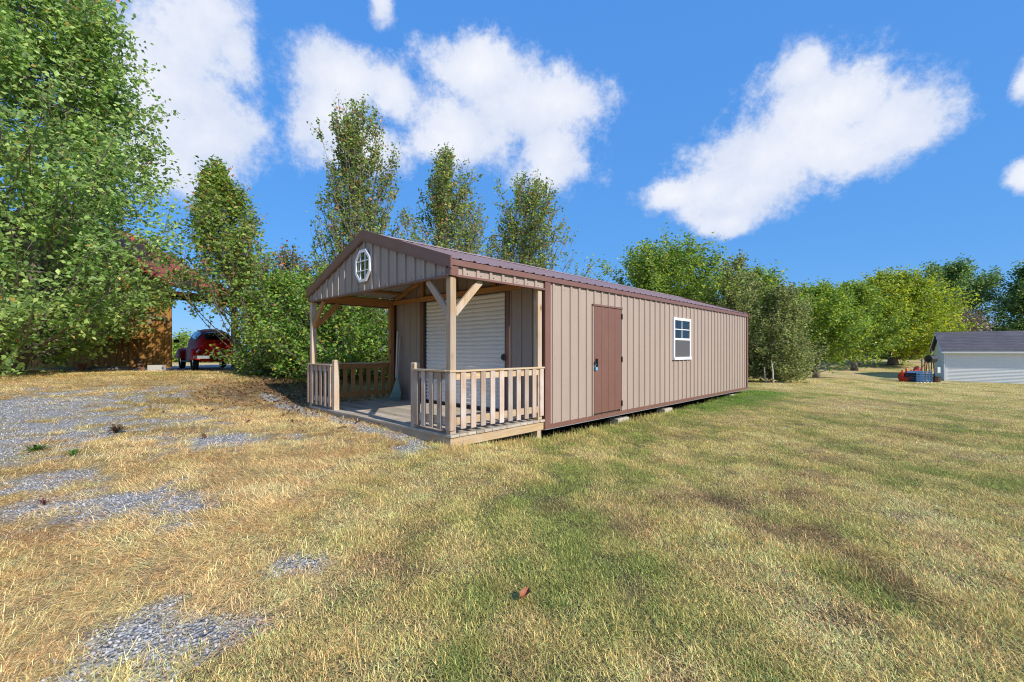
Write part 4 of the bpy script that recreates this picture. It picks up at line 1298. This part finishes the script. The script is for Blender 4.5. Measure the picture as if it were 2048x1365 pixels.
# ------------------------------------------------------------------ brown barn with its open lean-to
BARNW = wood('barn_board', (.48, .25, .075), (.33, .16, .05), 2, rnd=.12)
BARND = mat('dark_purlin_and_shade', (.06, .028, .018), .8, var=.2)  # dark wood, also colours the shade sheets under the roofs
REDR = mat('red_roof_paint', (.26, .05, .03), .75, var=.15, scale=2, rnd=.06)
GREYW = wood('grey_lumber', (.30, .27, .23), (.2, .175, .15), 0, rnd=.25, knots=False)
bz = .50
barn = thing('barn', 'brown board barn with red metal roof and an open lean-to', 'barn', (-11.15, 14.45, bz), radians(2))
BW, BH, BD = 8.0, 2.8, 3.6
k = 0; xx = -BW
while xx < -.02:
    w = .19
    hi = BH + min(-xx, BW + xx) * .6 + (0 if xx < -.3 else 0)
    MB().box(xx + .009, min(xx + w, 0) - .009, -random.uniform(0, .006), .018, 0, hi).build('wall_board', BARNW, barn)
    xx += w
MB().box(-BW, 0, .024, .05, 0, BH).build('wall_backing', BARND, barn)
for xq, yq in ((-.12, BD), (-BW / 2, BD), (-BW, BD), (-BW, BD / 2)):
    MB().box(xq, xq + .12, yq - .12, yq, -.2, BH).build('barn_post', BARNW, barn)
MB().box(-.03, .025, -.02, .0, 0, BH).build('corner_board', BARNW, barn)
MB().box(-BW, .0, -.03, -.001, -.02, .02).build('sill_board', BARNW, barn)
MB().box(-BW, 0, BD - .1, BD - .05, BH - .2, BH).build('barn_plate', BARNW, barn)
for sg in (0, 1):
    f = (lambda v: -v) if sg == 0 else (lambda v: -BW + v)
    for q in range(5):
        y0_ = -.35 + q * .8
        MB().prism([(f(-.3), BH - .18), (f(-.3), BH - .14), (f(BW / 2), BH + BW / 2 * .6 + .04), (f(BW / 2), BH + BW / 2 * .6)], 1, y0_, y0_ + .79).build('roof_sheet', REDR, barn)
    MB().prism([(f(-.3), BH - .24), (f(-.3), BH - .13), (f(BW / 2), BH + BW / 2 * .6 + .05), (f(BW / 2), BH + BW / 2 * .6 - .06)], 1, -.38, -.351).build('rake_board', REDR, barn)
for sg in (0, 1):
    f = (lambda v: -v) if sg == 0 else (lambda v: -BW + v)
    MB().prism([(f(-.28), BH - .215), (f(-.28), BH - .19), (f(BW / 2), BH + BW / 2 * .6 - .01), (f(BW / 2), BH + BW / 2 * .6 - .035)], 1, -.34, 3.6).build('roof_shade_sheet', BARND, barn)  # dark sheet added to stand in for shade under the roof
# lean-to
LW = 4.4; za, zb_ = 2.42, 1.98
for q in range(9):
    y0_ = -.3 + q * .8
    MB().prism([(.02, za + .03), (.02, za + .055), (LW, zb_ + .055), (LW, zb_ + .03)], 1, y0_, y0_ + .79).build('leanto_roof_sheet', REDR, barn)
for q in range(8):
    xq = .1 + q * (LW - .2) / 7; zq = za + (zb_ - za) * xq / LW
    MB().box(xq - .04, xq + .04, -.28, 6.8, zq - .06, zq + .029).build('leanto_purlin', BARND, barn)
for q in range(4):
    y0_ = .05 + 2.2 * q
    MB().prism([(.03, za - .20), (.03, za - .062), (LW, zb_ - .062), (LW, zb_ - .20)], 1, y0_, y0_ + .05).build('leanto_rafter', BARND, barn)
    MB().box(LW - .2, LW - .08, y0_, y0_ + .12, -.3, zb_ - .2).build('leanto_post', BARNW, barn)
MB().prism([(.02, za + .012), (.02, za + .026), (LW, zb_ + .026), (LW, zb_ + .012)], 1, -.28, 6.85).build('roof_shade_sheet', BARND, barn)  # added dark sheet, imitates shade beneath the lean-to roof
MB().prism([(.02, za - .02), (.02, za + .06), (LW + .03, zb_ + .06), (LW + .03, zb_ - .02)], 1, -.33, -.302).build('leanto_fascia', REDR, barn)
# shelf with brackets along the barn wall
sh = thing('wall_shelf', 'long brown shelf with brackets on the barn wall behind the big pear tree', 'shelf', (-11.15, 14.45, bz), radians(2))
MB().box(-4.2, -.75, -.42, -.03, .92, .96).build('shelf_board', BARNW, sh)
for xq in (-4.1, -2.6, -1.0):
    MB().beam((xq, -.035, .45), (xq, -.38, .9), .05, .06, (1, 0, 0)).build('bracket', BARNW, sh)
wb = thing('wooden_ledge', 'small pale wooden ledge fixed high on the barn corner', 'ledge', (-11.15, 14.45, bz), radians(2))
MB().box(-.62, -.08, -.12, -.03, 1.60, 1.64).build('ledge_board', GREYW, wb); MB().box(-.62, -.57, -.10, -.03, 1.42, 1.60).build('ledge_bracket', GREYW, wb); MB().box(-.14, -.09, -.10, -.03, 1.42, 1.60).build('ledge_bracket', GREYW, wb)
# lumber and blocks in front of the barn
def gz(x, y): return H(x, y)
def lumber(name, label, x, y, L_, n, w=.14, h=.04, rz=0., lay=1):
    t = thing(name, label, 'lumber', (x, y, gz(x, y)), rz)
    for j in range(lay):
        for i in range(n):
            d = random.uniform(-.06, .06)
            MB().box(-L_ / 2 + d, L_ / 2 + d, i * (w + .01), i * (w + .01) + w, j * (h + .004), j * (h + .004) + h).build('plank', GREYW, t)
lumber('lumber_stack', 'low stack of grey planks against the barn foot', -12.4, 13.6, 1.1, 2, lay=3)
lumber('lumber_stack', 'pair of long grey boards lying beside the terracotta pot', -13.7, 13.6, 1.3, 2, lay=2)
lp = thing('leaning_plank', 'dark brown plank propped against the barn foot', 'plank', (-11.45, 13.6, gz(-11.45, 13.6)))
MB().beam((.25, -.2, .02), (-.35, .25, .42), .16, .035, (0, -.5, 1)).build('plank_body', wood('dark_plank', (.2, .1, .06), (.13, .065, .04), 0), lp)
cb = thing('cinder_block', 'grey cinder block with hollow cores by the barn corner', 'block', (-11.05, 13.75, gz(-11.05, 13.75)), .2)
m = MB(); m.box(-.2, .2, -.1, -.07, 0, .2).box(-.2, .2, .07, .1, 0, .2)
for q in (-.2, -.015, .17): m.box(q, q + .03, -.069, .069, 0, .2)
m.build('block_body', mat('cinder', (.42, .41, .39), .9, var=.15, scale=30, bump=.3), cb)
pot = thing('flower_pot', 'small terracotta pot on the grass in front of the barn', 'pot', (-13.05, 13.4, gz(-13.05, 13.4)))
MB().lathe([(0, 0), (.08, 0), (.11, .17), (.125, .17), (.125, .21), (.105, .21), (.1, .17), (.07, .03), (0, .03)], (0, 0, 0)).build('pot_body', mat('terracotta', (.4, .13, .07), .8), pot, smooth=False)
# timber edging and the pad the car stands on
ped = MB().box(-14.6, -5.6, 14.6, 21.6, -.2, .0).build('parking_pad', mat('pad_concrete', (.33, .32, .30), .9, var=.2, scale=3)); struct(ped); ped.location = (0, 0, .36)
ed = thing('timber_edging', 'grey timber edging board along the front of the parking pad', 'edging', (-8.1, 14.1, .2))
for q in range(3): MB().box(-2.6 + q * 1.75, -2.6 + q * 1.75 + 1.74, -.02, .03, 0, .17).build('edging_board', GREYW, ed)

# ------------------------------------------------------------------ red car
RED = mat('red_car_paint', (.70, .022, .012), .5, var=.03, spec=.25)
CHROME = mat('chrome', (.75, .75, .76), .12, 1.0, var=.03)
RUB = mat('tyre_rubber', (.02, .02, .02), .8)
CARG = glass_mat('car_glass', (.25, .28, .28), 1.0)
car = thing('red_car', 'rounded red vintage two-door car parked under the lean-to', 'car', (-11.45, 16.75, .362), radians(135))
cx_ = [-2.0, -1.93, -1.8, -1.6, -1.3, -1.0, -.7, -.3, .1, .4, .62, .8, .95, 1.3, 1.6, 1.85, 1.97]
ct_ = [.50, .66, .80, .95, 1.15, 1.30, 1.41, 1.49, 1.48, 1.40, 1.24, 1.05, .98, .90, .80, .66, .52]
cw_ = [.32, .42, .50, .57, .64, .67, .68, .68, .68, .67, .66, .64, .6, .52, .45, .37, .28]
def csec(x, phi):
    zt = np.interp(x, cx_, ct_); w = np.interp(x, cx_, cw_); zb0 = .30
    cph = cos(phi); y = w * math.copysign(abs(cph) ** .62, cph); z = zb0 + (zt - zb0) * abs(sin(phi)) ** .72
    return (x, y, z)
m = MB(); NP = 28
xs_ = np.interp(np.linspace(0, 1, 49), np.linspace(0, 1, len(cx_)), cx_)
for x in xs_:
    m.v += [csec(x, pi * j / NP) for j in range(NP + 1)]
for i in range(len(xs_) - 1):
    for j in range(NP):
        a = i * (NP + 1) + j; m.f.append((a, a + 1, a + NP + 2, a + NP + 1))
m.f.append(tuple(range(NP + 1))); m.f.append(tuple((len(xs_) - 1) * (NP + 1) + j for j in range(NP + 1))[::-1])
body = m.build('body', RED, car, smooth=True)
def patch(name, x0, x1, p0, p1, material, off=.008, parent=car, k=8):
    m = MB()
    for i in range(k + 1):
        for j in range(k + 1):
            u, v = i / k * 2 - 1, j / k * 2 - 1
            uu, vv = u * math.sqrt(1 - v * v * .22), v * math.sqrt(1 - u * u * .22)     # rounded corners
            x = (x0 + x1) / 2 + uu * (x1 - x0) / 2; p = (p0 + p1) / 2 + vv * (p1 - p0) / 2
            q = csec(x, p); n_ = Vector((0, q[1], q[2] - .7)).normalized()
            if abs(p - pi / 2) < .5: n_ = Vector((-.6 if x < 0 else .6, 0, .8))
            m.v.append(tuple(Vector(q) + n_ * off))
    for i in range(k):
        for j in range(k):
            a = i * (k + 1) + j; m.f.append((a, a + 1, a + k + 2, a + k + 1))
    return m.build(name, material, parent, smooth=True)
for sgn in (0, 1):
    pr_ = lambda a, b: (a, b) if sgn == 0 else (pi - b, pi - a)
    patch('side_window_surround', -.10, .62, *pr_(.60, 1.16), BLACK, .006); patch('side_window', -.06, .58, *pr_(.63, 1.12), CARG, .016)
    patch('side_window_surround', -.95, -.14, *pr_(.64, 1.16), BLACK, .006); patch('side_window', -.9, -.18, *pr_(.67, 1.11), CARG, .016)
    MB().beam((.55, (.72, -.72)[sgn], .98), (.62, (.95, -.95)[sgn], 1.05), .02, .02).box(.55, .62, min((.86, 1.02)[0] * (1, -1)[sgn], 1.02 * (1, -1)[sgn]), max(.86 * (1, -1)[sgn], 1.02 * (1, -1)[sgn]), .98, 1.1).build('mirror', BLACK, car)
    yy = .60 * (1, -1)[sgn]
    for xx, rx, rz, zc in ((-1.22, .60, .44, .36), (1.28, .62, .42, .38)):
        m = MB(); K1, K2 = 18, 10
        for i in range(K1 + 1):
            th = pi * i / K1
            for j in range(K2 + 1):
                e = pi * j / K2 - pi / 2
                m.v.append((xx + rx * cos(th) * cos(e) ** .35 if abs(e) < 1.57 else xx, yy + .23 * sin(e), zc + rz * sin(th) * max(cos(e), 0) ** .35))
        for i in range(K1):
            for j in range(K2):
                a = i * (K2 + 1) + j; m.f.append((a, a + 1, a + K2 + 2, a + K2 + 1))
        m.build('fender', RED, car, smooth=True)
    for xx in (-1.2, 1.2):
        wh = bpy.data.objects.new('wheel', None); COL.objects.link(wh); wh.parent = car; wh.location = (xx, yy * 1.12, .31)
        MB().lathe([(.2, -.075), (.29, -.08), (.31, -.05), (.31, .05), (.29, .08), (.2, .075), (.2, -.075)], (0, 0, 0), 24, 'y').build('tyre', RUB, wh, smooth=True)
        MB().lathe([(.0, .05), (.1, .06), (.15, .045), (.2, .07), (.2, -.07), (.15, -.045), (.1, -.06), (0, -.05)], (0, 0, 0), 20, 'y').build('rim', CHROME, wh, smooth=True)
    MB().box(-.68, .72, min(yy, yy * 1.28), max(yy, yy * 1.28), .27, .31).build('running_board', BLACK, car)
    m = MB(); tl = (-1.76, yy * 1.02, .62)
    m.tube([(tl[0] + .05, tl[1], tl[2] - .0), (tl[0] - .03, tl[1], tl[2])], [.095, .085], 14); m.build('tail_light_rim', CHROME, car)
    MB().tube([(tl[0] - .01, tl[1], tl[2]), (tl[0] - .05, tl[1], tl[2])], [.075, .06], 14).build('tail_light', mat('red_lens', (.35, .01, .01), .15), car)
    MB().tube([(1.75, yy, .62), (1.86, yy, .62)], [.1, .085], 14).build('headlight', CHROME, car)
    MB().box(-.16, -.02, (yy * 1.16 if sgn == 0 else yy * 1.18), (yy * 1.18 if sgn == 0 else yy * 1.16), .84, .87).build('door_handle', CHROME, car)
    MB().tube([(-2.06, .28 * (1, -1)[sgn], .33), (-1.85, .28 * (1, -1)[sgn], .33)], .022, 8).build('exhaust_pipe', CHROME, car)
patch('rear_window_surround', -1.42, -.86, 1.14, 2.0, BLACK, .010); patch('rear_window', -1.38, -.9, 1.18, 1.96, CARG, .022)
patch('windscreen_surround', .44, .86, .95, 2.2, BLACK, .01); patch('windscreen', .47, .83, 1.0, 2.14, CARG, .022)
for xx, sx in ((-2.08, -1), (2.06, 1)):
    pts = [(xx - sx * .22, -.80, .46), (xx - sx * .06, -.74, .46), (xx, -.4, .46), (xx + sx * .02, 0, .46), (xx, .4, .46), (xx - sx * .06, .74, .46), (xx - sx * .22, .80, .46)]
    m = MB()
    for p, q in zip(pts, pts[1:]): m.beam(p, q, .035, .10)
    m.build('bumper', CHROME, car)
MB().box(-2.0, -1.9, -.62, .62, .33, .42).build('rear_apron', RED, car)
MB().box(-2.02, -1.99, -.12, .12, .6, .68).build('plate_light', CHROME, car)

# ------------------------------------------------------------------ white garage across the lawn
SIDING = mat('white_siding', (.80, .80, .77), .55, var=.05, scale=2, dirt=((.5, .5, .46), 2, .4))
SHIN = mat('grey_shingle', (.09, .083, .095), .9, var=.35, scale=3, stretch=(.5, 1, 3), dirt=((.2, .19, .2), .8, .5))
wl = np.array((36.3, 37.0))
dv = np.array((.80, -.60))
gar = thing('white_garage', 'low white clapboard garage with dark grey shingle roof', 'garage', (wl[0], wl[1], -1.55), math.atan2(dv[1], dv[0]))
GL, GD, GH = 11.0, 6.0, 2.52
m = MB(); nlap = 22; lp_ = GH / nlap
for q in range(nlap):
    m.prism([(0, q * lp_), (-.03, q * lp_ + .002), (-.002, (q + 1) * lp_), (0, (q + 1) * lp_)], 0, 0.09, GL - .09)
struct(m.build('clapboards', SIDING, gar), 'stuff')
m = MB()
for q in range(nlap):
    m.prism([(0, q * lp_), (-.022, q * lp_ + .002), (-.002, (q + 1) * lp_), (0, (q + 1) * lp_)], 1, 0.09, GD - .09)
struct(m.build('clapboards', SIDING, gar), 'stuff')
MB().box(.002, GL, .002, GD, -.1, GH).build('wall_core', SIDING, gar)
MB().prism([(0, GH), (GD, GH), (GD / 2, GH + 1.62)], 0, 0, GL).build('gable_wall', SIDING, gar)
MB().box(-.025, .09, -.03, .09, -.05, GH).build('corner_board', WHITE, gar)
MB().box(-.25, GL + .2, -.36, -.32, GH - .12, GH + .04).build('fascia', WHITE, gar)
MB().box(-.25, GL + .2, -.318, -.03, GH - .1, GH - .07).build('soffit', WHITE, gar)
for sg in (0, 1):
    f = (lambda v: v) if sg == 0 else (lambda v: GD - v)
    nrow = 13
    for q in range(nrow):
        a0 = -.38 + q * (GD / 2 + .38) / nrow; a1 = -.38 + (q + 1) * (GD / 2 + .38) / nrow + .02
        zz = lambda v: GH + .04 + (v + .38) * .50
        MB().prism([(f(a0), zz(a0)), (f(a0), zz(a0) + .024), (f(a1), zz(a1) + .008), (f(a1), zz(a1) - .01)], 0, -.28, GL + .22).build('shingle_course', SHIN, gar)
    MB().prism([(f(-.36), GH - .1), (f(-.36), GH + .035), (f(GD / 2), GH + 1.70), (f(GD / 2), GH + 1.56)], 0, -.31, -.282).build('rake_board', WHITE, gar)
MB().box(-.12, -.06, -.10, -.04, -.05, GH - .1).build('downspout', WHITE, gar)

# yard things beside the garage
def at(px, py, z_): return ((px - 1024) / F * z_, z_, CZ - (py - HY) / F * z_)
YR = mat('red_implement_paint', (.55, .035, .012), .4, var=.1)
YB = mat('blue_plastic', (.03, .10, .22), .4, var=.15)
x, y = (1818 - 1024) / F * 34.5, 34.5
im = thing('red_tiller', 'bright red tractor implement with tines on the lawn beside the blue crates', 'implement', (x, y, gz(x, y)), .3)
MB().beam((-.7, 0, .18), (.5, .1, .55), .5, .28).build('deck', YR, im); MB().lathe([(0, -.2), (.36, -.2), (.4, 0), (.36, .2), (0, .2)], (-.1, .3, .4), 14, 'y').build('drum', YR, im)
MB().beam((-.7, 0, .3), (-.95, -.1, .95), .08, .1).build('lift_arm', YR, im); MB().beam((-.2, 0, .5), (-.5, -.1, 1.05), .08, .1).build('lift_arm', YR, im); MB().beam((.4, .1, .55), (.1, -.1, .9), .12, .2).build('hitch', YR, im)
for q in range(4): MB().beam((-.6 + .35 * q, -.1, .25), (-.5 + .35 * q, -.2, .0), .05, .04).build('tine', BLACK, im)
x, y = (1834 - 1024) / F * 36, 36
r2 = thing('red_reel', 'red disc wheel standing up behind the blue crates', 'wheel', (x, y, gz(x, y)), .5)
MB().lathe([(0, -.1), (.55, -.1), (.62, -.06), (.62, .06), (.55, .1), (0, .1)], (0, 0, .62), 18, 'y').build('disc', YR, r2); MB().lathe([(.05, -.2), (.08, -.2), (.08, .2), (.05, .2)], (0, 0, .62), 10, 'y').build('hub', BLACK, r2)
x, y = (1838 - 1024) / F * 34, 34
for q in range(5):
    t = thing('blue_crate', ['blue slatted crate lowest in the stack by the garage, on white feet', 'blue slatted crate second from the bottom of the stack by the garage', 'blue slatted crate in the middle of the stack by the garage', 'blue slatted crate second from the top of the stack by the garage', 'blue slatted crate on top of the stack by the garage'][q], 'crate', (x + random.uniform(-.04, .04), y, gz(x, y) + .07 + q * .165), .1, 'stacked blue crates')
    MB().box(-.68, .68, -.4, .4, .0, .03).build('base', YB, t)
    for k2 in range(6): MB().box(-.68 + k2 * .262, -.63 + k2 * .262, -.42, -.38, .03, .15).build('slat', YB, t)
    MB().box(-.68, .68, -.425, -.40, .10, .15).build('rim', YB, t); MB().box(-.68, .68, .38, .42, .03, .15).build('back_side', YB, t)
    if q == 0:
        for k2 in range(5): MB().box(-.62 + k2 * .28, -.5 + k2 * .28, -.43, .4, -.07, -.002).build('foot', WHITE, t)
x, y = (1862 - 1024) / F * 35.2, 35.2
gr_ = thing('barrel_smoker', 'black barrel smoker on tall legs beside the garage corner', 'smoker', (x, y, gz(x, y)), .2)
MB().lathe([(0, -.3), (.27, -.3), (.30, -.28), (.30, .28), (.27, .3), (0, .3)], (0, 0, 1.85), 16, 'x').build('barrel', BLACK, gr_)
MB().tube([(.0, 0, 2.3), (0, 0, 2.65)], .05, 8).build('chimney', BLACK, gr_)
for q in (-.28, .28):
    MB().beam((q, -.1, 0), (q * .8, 0, 1.65), .05, .05).build('leg', BLACK, gr_)
    MB().beam((q, .25, 0), (q * .8, .1, 1.65), .05, .05).build('leg', BLACK, gr_)
MB().box(.02, .3, -.45, -.2, .75, 1.2).build('side_tray', mat('grey_tin', (.45, .47, .48), .5), gr_)
for j, pxx in enumerate((1844, 1850)):
    x, y = (pxx - 1024) / F * 37, 37
    t = thing('fence_post', ['pale weathered fence post behind the blue crates', 'brown fence post next to the pale post by the garage'][j], 'post', (x, y, gz(x, y) - .1))
    MB().tube([(0, 0, 0), (.02, 0, 1.9), (.02, 0, 2.0)], [.07, .06, .03], 8).build('post_shaft', GREYW if j == 0 else BARNW, t)
x, y = (1846 - 1024) / F * 35, 35
t = thing('leaning_pole', 'long dark pole leaning from the crates toward the smoker', 'pole', (x, y, gz(x, y)))
MB().tube([(-.35, 0, .75), (.75, .2, 2.05)], .03, 6).tube([(-.40, 0, .68), (-.35, 0, .75)], [.06, .04], 6).build('pole_shaft', BARND, t)
x, y = (1869 - 1024) / F * 35.4, 35.4
t = thing('dark_tub', 'low dark tub on the grass at the garage corner', 'tub', (x, y, gz(x, y)))
MB().lathe([(0, 0), (.34, 0), (.4, .38), (.43, .38), (.43, .42), (.37, .42), (.32, .05), (0, .05)], (0, 0, 0), 14).build('tub_body', BARND, t)
for j, (pxx, hh_, z_) in enumerate(((1547, 1.35, 24.6), (1533, 1.0, 25.2))):
    x = (pxx - 1024) / F * z_
    t = thing('garden_stake', ['tall pale stake leaning among the dull pear trees', 'short pale stake under the dull pear trees'][j], 'stake', (x, z_, gz(x, z_) - .1))
    MB().tube([(0, 0, 0), (-.04 - .06 * j, 0, hh_ * .6), (-.12, 0, hh_)], [.045, .04, .03], 6).build('stake_shaft', mat('pale_stick', (.42, .39, .34), .8), t)
# far buildings glimpsed under the trees
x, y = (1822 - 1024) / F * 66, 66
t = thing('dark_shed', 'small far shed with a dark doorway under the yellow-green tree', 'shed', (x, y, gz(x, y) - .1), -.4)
MB().box(-2.4, 2.4, 0, 3, 0, 2.3).build('shed_wall', mat('far_wall', (.16, .15, .14), .9), t); MB().box(-.8, .8, -.06, -.001, 0, 1.9).build('doorway', mat('opening_shade', (.02, .02, .02), .9), t)  # dark panel on a solid wall; the opening's shade is its colour
MB().prism([(-.3, 2.25), (1.5, 3.2), (3.3, 2.25), (3.3, 2.35), (1.5, 3.32), (-.3, 2.35)], 0, -2.6, 2.6).build('shed_roof', SHIN, t)
x, y = (1843 - 1024) / F * 60, 60
t = thing('covered_heap', 'white tarp-covered heap beyond the garage corner', 'tarp', (x, y, gz(x, y)), .3)
m = MB(); K1 = 12
for i in range(K1 + 1):
    u = i / K1 * 2 - 1
    for j in range(7):
        a = pi * j / 6; q = math.sqrt(max(1 - u * u * .9, .05))
        m.v.append((u * 2.0, cos(a) * .9 * q, sin(a) * 1.15 * q + random.uniform(-.06, .06)))
for i in range(K1):
    for j in range(6):
        a = i * 7 + j; m.f.append((a, a + 1, a + 8, a + 7))
m.build('tarp_sheet', mat('white_tarp', (.6, .62, .64), .6, var=.2, scale=2), t, smooth=True)
x, y = (1960 - 1024) / F * 80, 80
t = thing('far_house', 'far pale house gable showing above the garage roof', 'house', (x, y, gz(x, y) - .2), .1)
MB().box(-6, 6, 0, 8, 0, 3.2).build('house_wall', SIDING, t); MB().prism([(-.4, 3.1), (4, 5.6), (8.4, 3.1), (8.4, 3.3), (4, 5.85), (-.4, 3.3)], 0, -6.4, 6.4).build('house_roof', mat('pale_roof', (.42, .40, .38), .8), t)
MB().box(-4, -3, -.05, -.001, 1, 2.2).build('house_window', BLACK, t)

# ------------------------------------------------------------------ small growth in the yard
WEEDM = leaf_mat('weed_leaf', .3)
def weed(label, px, py, n, ln, seed, col=(.10, .19, .04)):
    r = np.random.default_rng(seed)
    X, Y = px_ground(px, py)
    t = thing('weed_clump', label, 'weed', (X, Y, H(X, Y) - .005))
    for k in range(n):
        a = r.random() * 6.28; L_ = ln * (.6 + .6 * r.random()); e = .4 + .7 * r.random(); w = ln * .09
        d = np.array((cos(a) * cos(e), sin(a) * cos(e), sin(e))); sdv = np.array((-sin(a), cos(a), 0))
        V = np.array([sdv * w * .4, -sdv * w * .4, d * L_ * .55 + sdv * w + (0, 0, .01), d * L_ * .55 - sdv * w + (0, 0, .01), d * L_ - (0, 0, L_ * .3)])
        np_mesh('leaf_blade', V, np.array([(0, 1, 3), (0, 3, 2), (2, 3, 4)]), WEEDM, np.array(col) * (.7 + .6 * r.random()), t)
weed('green weed rosette growing in the broad gravel patch', 72, 905, 26, .16, 1)
weed('small upright green weed at the edge of the gravel patch', 146, 914, 14, .14, 2)
weed('dry brown weed clump lying on the gravel', 232, 866, 22, .2, 3, (.17, .11, .06))
weed('reddish dead weed on the dry straw', 88, 1010, 14, .07, 4, (.22, .08, .05))
weed('broad-leaved weed growing under the porch side joist', 985, 882, 34, .13, 5, (.09, .17, .05))
weed('green weed beside the porch corner bracket', 1045, 872, 26, .12, 6, (.10, .20, .05))
X, Y = px_ground(1050, 1206)
t = thing('fallen_leaf', 'single curled rust-brown leaf lying on the lawn', 'leaf', (X, Y, H(X, Y) + .03), .8)
m = MB()
for i in range(7):
    u = i / 6; w = .03 * math.sin(pi * min(u * .95 + .05, 1)) + .002
    for j in range(5):
        v = j / 4 * 2 - 1
        m.v.append((u * .07 - .035, v * w * .8, .02 * v * v + .02 * u * u))
for i in range(6):
    for j in range(4):
        a = i * 5 + j; m.f.append((a, a + 1, a + 6, a + 5))
m.build('leaf_blade', mat('rust_leaf', (.30, .10, .04), .7, var=.2, scale=40), t, smooth=True)
